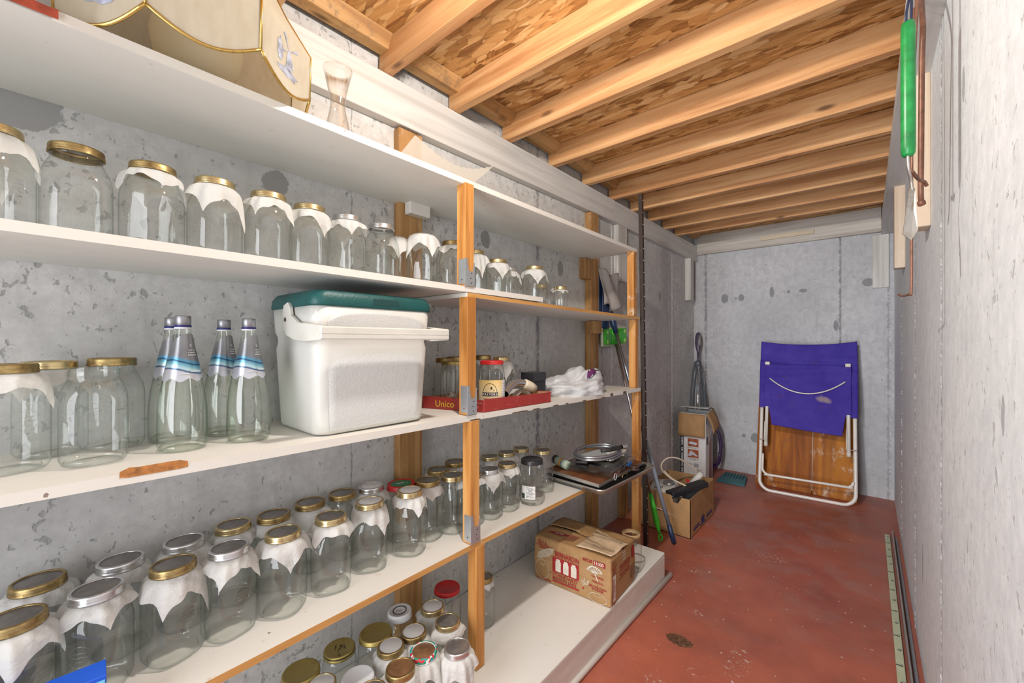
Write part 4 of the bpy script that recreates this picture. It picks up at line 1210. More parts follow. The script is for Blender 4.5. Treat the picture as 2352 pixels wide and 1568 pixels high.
for i in range(4):
    a, c = cs[i], cs[(i + 1) % 4]
    d = (c - a).normalized(); nrm = Vector((-d.y, d.x)) * th
    zsl = lambda p: -0.0179 * max(0.0, p.y) 
    b.mi = 0
    b.hexa([(a.x, a.y, zsl(a)), (c.x, c.y, zsl(c)), (c.x + nrm.x, c.y + nrm.y, zsl(c)), (a.x + nrm.x, a.y + nrm.y, zsl(a)),
            (a.x, a.y, zsl(a) + hh), (c.x, c.y, zsl(c) + hh - .004), (c.x + nrm.x, c.y + nrm.y, zsl(c) + hh - .004), (a.x + nrm.x, a.y + nrm.y, zsl(a) + hh)])
b.build('tray_wall', [M_redcard], tray)
b = B(); ins = [p * 0.97 + (UF + US) * .015 for p in cs]
b.faces([(p.x, p.y, zsl(p) + .0012) for p in ins], [(0, 1, 2, 3)])
for i in range(4):
    a, c = ins[i], ins[(i + 1) % 4]
    a = a * .985 + (UF + US) * .0075; c = c * .985 + (UF + US) * .0075
    b.faces([(a.x, a.y, zsl(a) + .0012), (c.x, c.y, zsl(c) + .0012), (c.x, c.y, zsl(c) + hh - .005), (a.x, a.y, zsl(a) + hh - .002)], [(0, 1, 2, 3)])
b.faces([(-.06, .22, .004), (-.16, .24, .004), (-.14, .34, .006), (-.10, .27, .035)], [(0, 1, 3), (1, 2, 3), (0, 3, 2)])
b.build('tray_lining', M_cardin, tray)
M_yel = plain('yellow_print', (0.75, 0.50, 0.05), 0.5); M_pinkp = plain('faded_pink_print', (0.62, 0.36, 0.33), 0.5)
b = B()
dF = (UF.x, UF.y, -0.0179 * UF.y); nf = 0.0008
b.text('Unico', 0.034, frame((nf, 0.165, 0.0130), dF, (0, 0, 1)), 'LEFT', bold=.0004)
dS = Vector((-US.x, -US.y, 0)).normalized(); nS = Vector((dS.y, -dS.x, 0)) * nf
pS = Vector((US.x, US.y, 0))
b.text('Unico', 0.034, frame(pS + dS * 0.055 + nS + Vector((0, 0, .0095)), dS, (0, 0, 1)), 'LEFT', bold=.0004)
b.build('brand_lettering', M_yel, tray)
b = B()
fine_print(b, frame((nf, 0.318, 0.0225), dF, (0, 0, 1)), 0.072, 0.0058, 90); b.text('12 x 28 oz lb, 796 ml', 0.0075, frame((nf, 0.318, 0.0110), dF, (0, 0, 1)), 'LEFT')
b.text('CANADA', 0.010, frame(pS + dS * 0.208 + nS + Vector((0, 0, .028)), dS, (0, 0, 1)), 'LEFT'); b.text('796 mL', 0.010, frame(pS + dS * 0.208 + nS + Vector((0, 0, .013)), dS, (0, 0, 1)), 'LEFT')
b.build('small_lettering', M_pinkp, tray)

zt = zs3(1.3) + .004
chrome = metal('polished_chrome', (0.78, 0.78, 0.80), (0.6, 0.6, 0.6), 0.10, 0.0)
pipe = thing('chrome_elbow_pipe', 'chrome elbow pipe with cream collar lying in the red tray', 'pipe', (-1.10, 1.22, zt))
path = []
P0, P1, P2 = Vector((0.018, -0.005, 0.048)), Vector((-0.015, 0.085, 0.105)), Vector((0.0, 0.160, 0.068))
for k in range(17):
    u = k / 16; path.append(tuple(P0 * (1 - u) ** 2 + P1 * 2 * u * (1 - u) + P2 * u * u))
b = B(); b.tube(path, 0.0155, 20, caps=False); b.tube(path, 0.0138, 20, caps=False); b.build('bent_tube', chrome, pipe)
b = B(); d = (Vector(path[-1]) - Vector(path[-2])).normalized()
b.tube([tuple(Vector(path[-3])), tuple(Vector(path[-3]) + d * .004), tuple(Vector(path[-1]) + d * .02), tuple(Vector(path[-1]) + d * .045)], [0.0195, .0215, 0.0215, 0.017], 20)
b.build('collar', plain('cream_collar', (0.70, 0.60, 0.45), 0.5), pipe)
b = B(); b.grid(lambda i, j: (0.02 - 0.13 * j + .01 * sin(i * 9), 0.115 + 0.10 * i, 0.012 + 0.030 * sin(pi * i) * (1 - j * .5) + .004 * sin(11 * i + 8 * j)), 18, 12)
o = b.build('paper_wrap', M_paper); o.location = (-1.13, 1.20, zt + .008); tag(o, 'crumpled cream wrapping paper behind the chrome pipe in the tray', 'paper')
b = B(); zb = zs3(1.53) + .0005
M_blk = plain('matte_black_card', (0.018, 0.018, 0.022), 0.45)
bb = thing('black_box', 'small matte black lidded box standing between the red tray and white bag', 'box', (-1.187, 1.535, zb))
b.box(-.037, -.045, 0, .037, .045, .078, .001); b.build('box_body', M_blk, bb)
b = B(); b.box(-.0385, -.0465, .079, .0385, .0465, .118, .001); b.build('box_lid', plain('black_lid_card', (0.035, 0.035, 0.042), 0.4), bb)

# white carrier bag
bag = thing('plastic_bag', 'lumpy white plastic carrier bag with purple print at the end of the third shelf', 'bag', (-1.165, 1.835, zs3(1.84) + .001))
from mathutils import noise as MN
def blob(b, a, c, h, seed, lump=0.25, nu=48, nv=22, pw=0.75):
    def fn(i, j):
        th_, ph = 2 * pi * i, pi / 2 * (1 - j)
        ct, st = cos(th_), sin(th_)
        rr = cos(ph * 1.0) if False else sin(ph)
        q = Vector((ct * rr, st * rr, cos(ph)))
        s = 1 + lump * MN.noise(q * 2.1 + Vector((seed, 0, 0))) + lump * .5 * MN.noise(q * 5.3 + Vector((0, seed, 0)))
        return (a * ct * rr ** pw * s, c * st * rr ** pw * s, max(0.0, h * (cos(ph) ** 0.8) * s) * (0.75 + .35 * math.exp(-(rr * st - 0.25) ** 2 / .25)))
    b.grid(fn, nu, nv); return b
b = blob(B(), 0.125, 0.225, 0.108, 3.3, 0.34)
b.build('bag_body', sheet_mat('white_plastic_film', (0.82, 0.82, 0.83), 0.25, 0.32, 0.6, spec=0.5), bag)
# printed patch laid over the bag surface
def on_bag(y, s_):   # point on the front of the blob; s_ 0 bottom .. 1 top
    ph = pi / 2 * (1 - s_); st = y / 0.225
    rr = sin(ph); st = max(-.95, min(.95, st)); ct = math.sqrt(max(0, 1 - st * st))
    q = Vector((ct * rr, st * rr, cos(ph)))
    s = 1 + .34 * MN.noise(q * 2.1 + Vector((3.3, 0, 0))) + .17 * MN.noise(q * 5.3 + Vector((0, 3.3, 0)))
    p = Vector((0.125 * ct * rr ** .75 * s, 0.225 * st * rr ** .75 * s, max(0, .108 * cos(ph) ** .8 * s) * (0.75 + .35 * math.exp(-(rr * st - 0.25) ** 2 / .25))))
    return p * 1.012 + Vector((.001, 0, .001))
b = B()
b.grid(lambda i, j: tuple(on_bag(0.02 + 0.075 * i + .02 * j, 0.52 + 0.16 * j + .03 * sin(i * 14))), 18, 6)
pr_ = b.build('purple_print', plain('purple_print', (0.13, 0.02, 0.11), 0.4), bag)
b = B()
for q in range(2):
    b.tube([tuple(on_bag(0.085 + q * .012 + 0.10 * math.sin(u * pi) * .5 + .03 * u, 0.62 - 0.50 * u)) for u in [k / 14 for k in range(15)]], 0.0012, 4)
b.tube([tuple(on_bag(0.02 + 0.075 * u, 0.50 + .02 * sin(u * 9))) for u in [k / 12 for k in range(13)]], 0.0012, 4)
for k, ch in enumerate('  STU'):
    p = on_bag(0.118 + .004 * k, 0.50 - .055 * k); p2 = on_bag(0.118 + .004 * (k + 1), 0.50 - .055 * (k + 1))
    b.text(ch, 0.013, frame(tuple(p * 1.004), tuple(p2 - p), (0.3, 0.8, .5)), 'CENTER')
b.build('line_print', plain('black_print', (0.03, 0.03, 0.04), 0.5), bag)

# ================================================================ TOP SHELF: LAMP, VASE, SHEET
def zs1(y): return 1.861 - 0.010 * (y + 1) / 3.36 + .0004
LC = Vector((-1.172, 0.252)); RL = 0.232
lamp = thing('table_lamp', 'big cream octagonal lampshade lamp with gold ribs on the top shelf', 'lamp', (LC.x, LC.y, zs1(.2)))
a_off = math.atan2(0.134 - LC.y, -0.976 - LC.x)
ang = [a_off + k * pi / 4 for k in range(8)]
zc = 0.042; zb_ = 0.145; ztp = 0.36; RT = 0.115
def rib_pts(a):
    d = Vector((cos(a), sin(a), 0))
    return [d * RL + Vector((0, 0, zc)), d * (RL * 1.012) + Vector((0, 0, zb_)), d * (RL * .78) + Vector((0, 0, zb_ + .085)), d * RT + Vector((0, 0, ztp))]
t = NT('cream_shade_fabric'); v = t.coord(); n = t.noise(t.coord(scale=(1, 1, .3)), 60, 3)
col = t.mix(t.rng(n.outputs[0], .4, .65, 0, .4), (0.88, 0.84, 0.74), (0.78, 0.71, 0.58))
p1 = t.bsdf(col, 0.7, 0, t.bump(n.outputs[0], .1, .002), .2); tl = t.n('ShaderNodeBsdfTranslucent'); t.set(tl, 0, col)
ms = t.n('ShaderNodeMixShader'); t.set(ms, 0, .72); t.set(ms, 1, p1.outputs[0]); t.set(ms, 2, tl.outputs[0]); t.t.links.new(ms.outputs[0], t.out.inputs[0]); M_shade = t.m
M_gold = metal('gold_trim', (0.62, 0.44, 0.14), (0.28, 0.17, 0.05), 0.30, 0.3)
shade = None
for k in range(8):
    A, Cq = rib_pts(ang[k]), rib_pts(ang[(k + 1) % 8])
    b = B()
    def fn(i, j, A=A, Cq=Cq):
        jj = j * 3; s = min(2, int(jj)); f = jj - s
        p = A[s].lerp(A[s + 1], f); q = Cq[s].lerp(Cq[s + 1], f)
        r_ = p.lerp(q, i)
        if s == 0: r_ = r_ + Vector((0, 0, -0.034 * sin(pi * i) * (1 - f)))
        return tuple(r_)
    b.grid(fn, 14, 9, False)
    o = b.build('shade_panel', M_shade, lamp, solid=0.0015)
    if k == 0: shade = o
for k in range(8):
    A = rib_pts(ang[k]); b = B(); A2 = A
    b.tube([tuple(p * 1.002) for p in A2], 0.0028, 8); b.build('rib', M_gold, lamp)
    Cq = rib_pts(ang[(k + 1) % 8])
    b = B(); b.tube([tuple(A[0].lerp(Cq[0], u) * 1.003 + Vector((0, 0, -0.034 * sin(pi * u)))) for u in [i / 14 for i in range(15)]], 0.0034, 8)
    b.build('rim_wire', M_gold, lamp)
# inner glass globe on a turned base
b = B(); b.lathe([(0.060, 0.0), (0.072, 0.004), (0.074, 0.012), (0.040, 0.020), (0.022, 0.030), (0.030, 0.045)], 30); b.build('lamp_foot', M_gold, lamp)
b = B(); b.lathe([(0.022, 0.034), (0.055, 0.050), (0.080, 0.085), (0.088, 0.125), (0.080, 0.165), (0.055, 0.20), (0.020, 0.225), (0.0005, 0.23)], 36)
b.build('globe', sheet_mat('cream_opal_globe', (0.92, 0.86, 0.72), 0.5, 0.3, 0.0), lamp)
b = B(); b.tube([(0, 0, .22), (0, 0, .37)], .006, 8)
for k in range(0, 8, 2): b.tube([(0, 0, .355), tuple(rib_pts(ang[k])[3])], .002, 6)
b.build('shade_carrier', M_gold, lamp)
# faded blue-grey pictures printed on panels
M_pic = plain('faded_slate_print', (0.33, 0.36, 0.44), 0.7, 0, 0.35, 50); M_picd = plain('dark_slate_print', (0.16, 0.18, 0.22), 0.7, 0, 0.4, 60)
def panel_frame(k):
    A, Cq = rib_pts(ang[k]), rib_pts(ang[(k + 1) % 8])
    o = (A[0] + Cq[0]) / 2; x = (Cq[0] - A[0]); y = (A[1] + Cq[1]) / 2 - o
    M = frame(o, x, y); n = Vector((M[0][2], M[1][2], M[2][2]))
    out = Vector((o.x, o.y, 0))
    if n.dot(out) < 0: M = frame(o, -x, y); n = -n
    M.translation = o + n.normalized() * .0018
    return M
def blobpoly(cx, cy, rx, ry, seed, n=26, j=0.2):
    r = random.Random(seed); return [(cx + rx * cos(2 * pi * k / n) * (1 - j * r.random()), cy + ry * sin(2 * pi * k / n) * (1 - j * r.random())) for k in range(n)]
for k, kind in ((1, 'mill'), (7, 'scene')):
    M = panel_frame(k); b = B()
    if kind == 'mill':
        b.prism([(-.010, .012), (.014, .012), (.009, .052), (.003, .064), (-.004, .052)], 0, .0003, M)
        for a_ in (.5, 2.07, 3.64, 5.2):
            d = (cos(a_), sin(a_)); b.prism([(0.002, .060), (0.002 + d[0] * .036 - d[1] * .003, .060 + d[1] * .036 + d[0] * .003), (0.002 + d[0] * .036 + d[1] * .004, .060 + d[1] * .036 - d[0] * .004)], 0, .0004, M)
        b.prism(blobpoly(-.030, .045, .012, .032, 4, j=.5), 0, .0003, M)
        b.prism(blobpoly(0, .008, .045, .014, 6, j=.5), 0, .0003, M)
        b.build('printed_picture', M_pic, lamp)
    else:
        b.prism(blobpoly(.0, .030, .050, .030, 5, j=.28), 0, .0003, M)
        b.prism(blobpoly(-.01, .078, .058, .016, 8, j=.4), 0, .0003, M)
        b.build('printed_picture', M_pic, lamp)
        b = B(); b.prism(blobpoly(-.006, .050, .040, .012, 9, j=.5), .0004, .0007, M); b.prism(blobpoly(-.015, .022, .026, .012, 10, j=.5), .0004, .0007, M); b.build('printed_picture', M_picd, lamp)

b = B()
pv = [(0.002, .003), (0.034, 0.0), (0.037, 0.004), (0.035, 0.020), (0.029, 0.055), (0.022, 0.085), (0.0195, 0.105), (0.0225, 0.13), (0.030, 0.165), (0.0375, 0.197), (0.039, 0.203), (0.0375, 0.204), (0.0285, 0.165), (0.021, 0.13), (0.018, 0.105), (0.0205, .085), (0.027, .055), (.033, .02), (.032, .010), (.002, .008)]
b.lathe(pv, 36)
vs = tag(b.build('glass_carafe', G_vase), 'clear waisted glass carafe right of the lampshade on the top shelf', 'carafe'); vs.location = (-1.125, 0.560, zs1(.56))
# stiff translucent sheet with a scalloped edge
b = B()
Aq, Bq, Cq, Dq = Vector((-1.045, 0.700, 0)), Vector((-1.235, 0.900, 0.185)), Vector((-1.170, 1.245, 0.165)), Vector((-1.045, 0.975, 0))
def fn(i, j):
    p = Aq.lerp(Dq, i); q = Bq.lerp(Cq, i)
    r_ = p.lerp(q, j); sag = sin(pi * j)
    r_ = r_ + Vector((-0.055 * sag, 0.0, -0.030 * sag))
    r_.z += -0.055 * sin(pi * i) * j
    if j > .9: r_.z += 0.0035 * abs(sin(i * 40))
    return tuple(r_ + Vector((0, 0, max(0, .002 - r_.z) if r_.z < 0 else 0)))
b.grid(fn, 60, 20)
o = b.build('vinyl_sheet', sheet_mat('milky_vinyl', (0.86, 0.84, 0.76), 0.55, 0.25, 0.15, clear=0.18, spec=.5)); o.location = (0, 0, zs1(.9) + .001)
tag(o, 'curled milky vinyl sheet with scalloped edge standing on the top shelf', 'plastic sheet')
b = B()
for (u, w, s_) in ((.45, .40, .012), (.5, .45, .010), (.55, .38, .011), (.62, .42, .008), (.25, .5, .01), (.72, .5, .012)):
    c = Vector(fn(u, w)); b.tube([tuple(c + Vector((.004 + 0.3 * s_ * sin(a) * -1, s_ * cos(a), s_ * sin(a)))) for a in [2 * pi * k / 12 for k in range(12)]], .0008, 4, closed=True)
b.build('printed_scrolls', M_whitecap, o)

# ================================================================ RIGHT BAY OF THE FOURTH SHELF: BAKING TRAY STACK
M_alu = metal('worn_aluminium', (0.60, 0.58, 0.55), (0.32, 0.24, 0.16), 0.35, 0.45, 18)
M_dark = plain('baked_black_pan', (0.022, 0.020, 0.019), 0.5, 0, 0.5, 20)
zt4 = zs4(1.70) + .0006
bk = thing('baking_tray', 'worn aluminium baking tray overhanging the right end of the fourth shelf', 'tray', (-1.070, 1.975, zt4), radians(-3))
rr = [rrect(0.318, 0.520, 0.03, 0.0, 5), rrect(0.340, 0.545, 0.03, 0.024, 5)]
b = B(); b.loft(rr, True, True, False); b.loft([rrect(0.337, 0.542, 0.03, 0.0235, 5), rrect(0.313, 0.516, 0.03, 0.0015, 5)], True, False, True); b.build('pan', M_alu, bk)
b = B(); b.tube(rrect(0.346, 0.551, 0.032, 0.025, 6), 0.0042, 8, closed=True); b.build('rolled_rim', M_alu, bk)
pn = thing('roasting_pan', 'blackened shallow pan lying inside the aluminium baking tray', 'pan', (-1.070, 1.965, zt4 + .003), radians(-3))
b = B(); b.loft([rrect(0.270, 0.46, .02, 0.0, 4), rrect(0.295, 0.490, .02, 0.030, 4)], False, True, False); b.loft([rrect(0.291, 0.486, .02, 0.0298, 4), rrect(0.265, 0.456, .02, 0.002, 4)], False, False, True); b.build('pan', M_dark, pn)
b = B(); pts = [(0.150, -.02 + .028 * cos(a), .028 + .015 * sin(a)) for a in [pi * k / 10 for k in range(11)]]; b.tube(pts, .0022, 6); b.build('wire_handle', M_gold, pn)
M_walnut = wood('walnut_board_wood', (0.13, 0.045, 0.018), (0.22, 0.085, 0.035), (0.31, 0.135, 0.06), 'Y', 0.7, 0.35, False)
cb = thing('wooden_board', 'brown wooden board lying on top of the baking tray', 'board', (-1.075, 1.94, zt4 + .041), rot=(radians(0.0), radians(2.2), radians(-1)))
b = B(); b.box(-0.16, -0.235, 0, 0.142, 0.245, 0.014, 0.002); b.build('board', M_walnut, cb)
b = B(); b.box(-0.161, -0.236, -.001, 0.143, -0.2352, 0.0145); b.box(0.1422, -0.236, -.001, 0.143, 0.245, 0.0145); b.build('metal_edge', M_alu, cb)
G_case = glass('clear_case_plastic', (0.93, 0.94, 0.94), (0.5, 0.52, 0.54), 1.6, 0.08, 2.2, wob=.3)
zc_ = zt4 + .059
case = thing('clear_plastic_case', 'shallow clear plastic organiser case on the brown wooden board', 'case', (-1.045, 1.935, zc_), radians(6))
b = B(); b.box(-.125, -.17, 0, .115, .19, .030, .004); b.box(-.13, -.175, .030, .12, .195, .034, .001)
for k in range(4): b.box(-.124, -.10 + k * .07, .001, .114, -.098 + k * .07, .029)
b.build('case_shell', G_case, case)
b = B(); b.box(.1165, -.02, .008, .124, .05, .026, .002); b.box(.1165, -.11, .004, .123, -.075, .022, .002); b.build('clasp', G_case, case)
bl = B(); bl.box(.124, .03, .012, .128, .085, .030, .002); bl.build('blue_clip', plain('blue_plastic', (0.01, 0.16, 0.60), 0.35), case)
b = B(); b.tube([(.128, -.155 + .017 * cos(a), .010 + .015 * sin(a)) for a in [2 * pi * k / 16 for k in range(16)]], .0012, 5, closed=True); b.build('ring_pull', M_whitecap, case)
sp = thing('cord_spool', 'dark flat spool under the edge of the clear case', 'spool', (-.900, 2.00, zt4 + .058))
b = B(); b.lathe([(0.0005, 0), (.026, 0), (.026, .003), (.018, .004), (.018, .012), (.026, .013), (.026, .016), (.0005, .016)], 26); b.build('spool_body', plain('dark_brown_plastic', (0.06, 0.03, 0.025), 0.4), sp)
zz_ = zc_ + .036
for i, (dx, dy, w, l, a, m, lb) in enumerate([(-.02, .06, .11, .20, .2, plain('cream_leaflet', (0.72, 0.66, 0.50), 0.6), 'cream printed leaflet on the clear case'), (-.05, .0, .12, .19, -.15, plain('grey_leaflet', (0.42, 0.43, 0.42), 0.5), 'grey leaflet on top of the clear case'), (0.01, .10, .09, .17, .35, M_paper, 'folded white paper sheet under the grey hose')]):
    b = B(); b.grid(lambda u, v: (w * (u - .5), l * (v - .5), .003 * sin(u * 5 + i) + .006 * (u - .5) ** 2 * 4), 8, 8)
    o = b.build('leaflet', m, solid=.0006); o.location = (-1.03 + dx, 1.95 + dy, zz_ + .004 + i * .008); o.rotation_euler = (0, 0, a); tag(o, lb, 'paper')
# box with black insert and the green-labelled tin
o = thing('packaged_part', 'black part in a clear blister pack on the case', 'package', (-1.10, 1.83, zc_ + .002), .4)
o.location.z = zz_
b = B(); b.box(-.03, -.04, 0, .03, .04, .016, .004); b.build('part', M_dark, o)
tin = thing('spray_can', 'pale green striped can lying on its side on the wooden board', 'can', (-1.185, 1.775, zt4 + .085), rot=(radians(90), 0, radians(65)))
b = B(); b.lathe([(0.0005, -.05), (.020, -.05), (.0225, -.046), (.0225, .045), (.0005, .047)], 26); b.build('can_body', label_mat('green_striped_can', [(0.0, (0.42, 0.50, 0.38)), (0.45, (0.42, 0.50, 0.38)), (0.46, (0.65, 0.10, 0.03)), (0.53, (0.65, 0.12, 0.03)), (0.54, (0.72, 0.45, 0.03)), (0.60, (0.72, 0.45, 0.03)), (0.61, (0.03, 0.12, 0.25)), (0.68, (0.03, 0.12, 0.25)), (0.69, (0.42, 0.50, 0.38))], lo=-.05, hi=.05), tin)
b = B(); b.lathe([(.0226, -.075), (.0226, -.048)], 26); b.lathe([(.0226, -.075), (.0005, -.077)], 26); b.build('can_cap', M_dark, tin)
# coiled grey hose
hs = thing('flexible_hose', 'coiled grey shower hose with black grip and chrome end on the case', 'hose', (-1.055, 1.905, zz_ + .022))
pts = []
for k in range(64):
    a = -0.4 + k / 63 * 2 * pi * 2.1
    rx, ry = 0.105 + .006 * sin(a * .5), 0.148 + .004 * cos(a)
    pts.append((rx * cos(a), ry * sin(a), .008 + .0125 * k / 30 + .004 * sin(a)))
M_hose = metal('grey_hose_metal', (0.42, 0.43, 0.46), (0.30, 0.31, 0.33), 0.3, 0.2)
b = B(); b.tube(pts, 0.0062, 10); b.build('hose_coil', M_hose, hs)
e = Vector(pts[0])
b = B(); b.tube([(0.060, -.070, .050), (.080, -.02, .050), (.095, .035, .050), (.100, .062, .050)], [.0085, .0105, .0105, .009], 14); b.build('hose_grip', M_dark, hs)
b = B(); b.tube([(.100, .062, .050), (.104, .085, .050), (.106, .098, .049)], [.012, .0145, .0145], 16, caps=False); b.build('chrome_end', chrome, hs)
b = B(); b.tube([(.1055, .096, .049), (.1058, .0965, .049)], .0132, 16); b.build('end_face', M_dark, hs)

# ================================================================ MASON JAR CARTON ON THE PLATFORM
ct = thing('jar_carton', 'worn brown cardboard carton of mason jars with red printing on the platform', 'carton', (-1.040, 1.745, 0.1527), radians(3.0))
W2, D2, H2 = 0.198, 0.135, 0.205
t = NT('scuffed_carton'); v = t.coord(); n = t.noise(v, 7, 5, .7)
col = t.mix(t.rng(n.outputs[0], .35, .7), (0.35, 0.195, 0.080), (0.46, 0.28, 0.130))
n5 = t.noise(t.coord(scale=(6, 1, 1)), 12, 4, .7)
col = t.mix(t.rng(n5.outputs[0], .62, .75, 0, .35), col, (0.54, 0.38, 0.22))
t.bsdf(col, 0.62, 0, t.bump(n.outputs[0], .4, .006), .25); M_carton = t.m
b = B()
rings = []
for z, o in ((0.0, -.004), (0.006, 0), (0.10, 0.004), (0.198, 0.0), (H2 - .004, -.002)):
    rings.append(rrect(2 * W2 + 2 * o, 2 * D2 + 2 * o, 0.010, z, 3))
b.loft(rings, False, True, False)
b.build('carton_body', M_carton, ct)
M_flap = M_carton
b = B()   # two long flaps meeting along the middle, buckled
def flap(y0, y1, zoff):
    def fn(i, j):
        x = -W2 + .002 + (2 * W2 - .004) * i; y = y0 + (y1 - y0) * j
        return (x, y, H2 - .003 + 0.010 * j * sin(3.0 * i + 1) * .5 + zoff * j + .003 * sin(9 * i + 5 * j) * j)
    return fn
b.grid(flap(-D2 + .001, -0.004, 0.004), 24, 8); b.grid(flap(D2 - .001, 0.006, 0.007), 24, 8)
b.build('top_flap', M_flap, ct, solid=.003)
b = B(); b.grid(lambda i, j: (0.02 + 0.172 * i + .012 * j, -0.118 + 0.17 * j, H2 + .006 + .004 * sin(7 * j + 3 * i) + .006 * i * (1 - j)), 16, 12)
torn = b.build('torn_flap', plain('pale_torn_card', (0.60, 0.43, 0.27), 0.7, 0, .18, 18, .4, 30), ct, solid=.0025)
b = B(); b.prism([(-.055, .010), (-.02, .022), (.02, .006), (.035, .016), (.018, -.012), (-.015, -.006)], H2 + .008, H2 + .0105); b.prism([(-.03, -.008), (-.012, .038), (.02, .004)], H2 + .0115, H2 + .013)
b.build('torn_scrap', M_flap, ct)
tape = sheet_mat('packing_tape', (0.60, 0.45, 0.28), 0.1, 0.12, 0.35, clear=.45, spec=.8)
b = B()
for k in range(4):
    b.grid(lambda i, j, k=k: (0.03 + .155 * i, -0.10 + .045 * k + (.022 - .05 * i * (k % 2)) * 1 + .018 * j, H2 + .0135 + .0045 * sin(7 * (-0.0 + j) + 3 * i) * .3 + .002 * sin(20 * i)), 14, 2)
b.build('clear_tape', tape, ct)
M_redp = plain('dark_red_print', (0.36, 0.02, 0.02), 0.55, 0, .15, 40)
M_wp = plain('pale_print', (0.72, 0.66, 0.55), 0.6, 0, .08, 30)
M_bp = plain('brown_print', (0.25, 0.13, 0.07), 0.6)
# front face: local x from left edge, y up
F = frame((-W2, -D2 - .0046, 0), (1, 0, 0), (0, 0, 1))
def poly(b, pts, dz=0.0):
    b.faces([tuple(F @ Vector((x, y, dz))) for x, y in pts], [tuple(range(len(pts)))])
def TT(b, s, size, x, y, al='LEFT', dz=0.0, M0=None, bold=.0003, xs=1.0):
    b.text(s, size, (M0 or F) @ Matrix.Translation((x, y, dz)), al, bold=bold, xs=xs)
b = B(); poly(b, [(.105, .068), (.245, .068), (.245, .138), (.105, .138)]); poly(b, [(.105, .022), (.245, .022), (.245, .029), (.105, .029)])
TT(b, 'BERNARDIN', .0315, .118, .1435, xs=.74, bold=.0008)
TT(b, 'STANDARD', .0225, .105, .0495, xs=1.12); TT(b, 'MASON JARS', .0190, .105, .0330, xs=1.15)
TT(b, '12-1 L', .024, .022, .178, xs=.8, bold=.0007)
TT(b, '60528', .0190, .262, .170, bold=.0005); poly(b, [(.3155, .166), (.372, .166), (.372, .186), (.3155, .186)])
for i, sline in enumerate(['CANNING', '\u2022', 'FREEZING', '\u2022', 'SEE-THROUGH', 'STORAGE']):
    TT(b, sline, .0125, .336, .112 - i * .0112, 'CENTER', bold=.0004)
TT(b, 'MADE IN CANADA', .0095, .018, .012, bold=.0005); TT(b, 'STANDARD MOUTH', .0105, .014, .168, bold=.0003); TT(b, 'MASON', .0105, .034, .158); 
poly(b, [(.092, .055), (.098, .055), (.098, .061), (.092, .061)]); poly(b, [(.262, .042), (.270, .042), (.270, .050), (.262, .050)])
b.build('red_print', M_redp, ct)
b = B()
for k in range(3):       # three white jar pictures
    x = .124 + k * .041
    poly(b, [(x, .074), (x + .025, .074), (x + .027, .078), (x + .027, .118), (x + .022, .126), (x + .022, .132), (x + .003, .132), (x + .003, .126), (x - .002, .118), (x - .002, .078)], .0006)
TT(b, '11000', .0190, .318, .170, dz=.0006, bold=.0004)
# dill umbel
for k in range(10):
    a = radians(25 + k * 15); c = (.322, .128)
    p = (c[0] + .036 * cos(a), c[1] + .030 * sin(a)); nx, ny = -sin(a) * .0012, cos(a) * .0012
    poly(b, [(c[0] + nx, c[1] + ny), (p[0] + nx, p[1] + ny), (p[0] - nx, p[1] - ny), (c[0] - nx, c[1] - ny)], .0003)
    poly(b, [(p[0] + .005 * cos(q), p[1] + .004 * sin(q)) for q in [2 * pi * m / 7 for m in range(7)]], .0004)
poly(b, [(.320, .130), (.325, .130), (.340, .100), (.336, .099)], .0003)
b.build('white_print', M_wp, ct)
b = B()
def ring2(cx, cy, rx, ry, w=.0022, n=24, a0=0, a1=2 * pi, M0=None, dz=.0004):
    for k in range(n):
        t0, t1 = a0 + (a1 - a0) * k / n, a0 + (a1 - a0) * (k + 1) / n
        poly(b, [(cx + rx * cos(t0), cy + ry * sin(t0)), (cx + rx * cos(t1), cy + ry * sin(t1)), (cx + (rx - w) * cos(t1), cy + (ry - w) * sin(t1)), (cx + (rx - w) * cos(t0), cy + (ry - w) * sin(t0))], dz)
ring2(.048, .060, .040, .046); ring2(.048, .088, .014, .010, .002, 12, pi, 2 * pi); ring2(.338, .026, .044, .022); ring2(.336, .038, .016, .007, .002, 12, pi, 2 * pi)
for k in range(6): poly(b, [(.268 + k * .004, .060 + k * .0015), (.255 + k * .008, .080 + (k % 3) * .006), (.258 + k * .008, .081 + (k % 3) * .006), (.271 + k * .004, .060 + k * .0015)], .0003)
# corn cob
for k in range(7):
    for m in range(13):
        x = .018 + m * .0068 + k * .0012; y = .098 + m * .0032 + k * .0062
        if 0 < k < 6 or 1 < m < 11: poly(b, [(x, y), (x + .0056, y + .0025), (x + .0050, y + .0072), (x - .0006, y + .0047)], .0003)
ln = b.build('line_drawing', plain('tan_line_print', (0.66, 0.56, 0.42), 0.6, 0, .1, 40), ct)
# right-hand face
G = frame((W2 + .0046, -D2, 0), (0, 1, 0), (0, 0, 1)); F = G
b = B(); TT(b, '12-1 L', .022, .006, .178, bold=.0006, xs=.75)
TT(b, 'BERNARDIN', .0225, .088, .132, bold=.0006, xs=.95); TT(b, 'MASON JARS', .019, .090, .100, bold=.0004)
poly(b, [(.080, .122), (.205, .122), (.205, .126), (.080, .126)]); poly(b, [(.080, .090), (.205, .090), (.205, .094), (.080, .094)])
poly(b, [(.238 + .019 * cos(q), .155 + .030 * sin(q)) for q in [2 * pi * m / 20 for m in range(20)]])
for (x0, y0, x1, y1) in ((.008, .018, .048, .021), (.008, .135, .048, .138), (.008, .018, .011, .138), (.045, .018, .048, .138), (.016, .040, .020, .120), (.024, .060, .028, .118), (.032, .030, .036, .090)): poly(b, [(x0, y0), (x1, y0), (x1, y1), (x0, y1)], .0006)
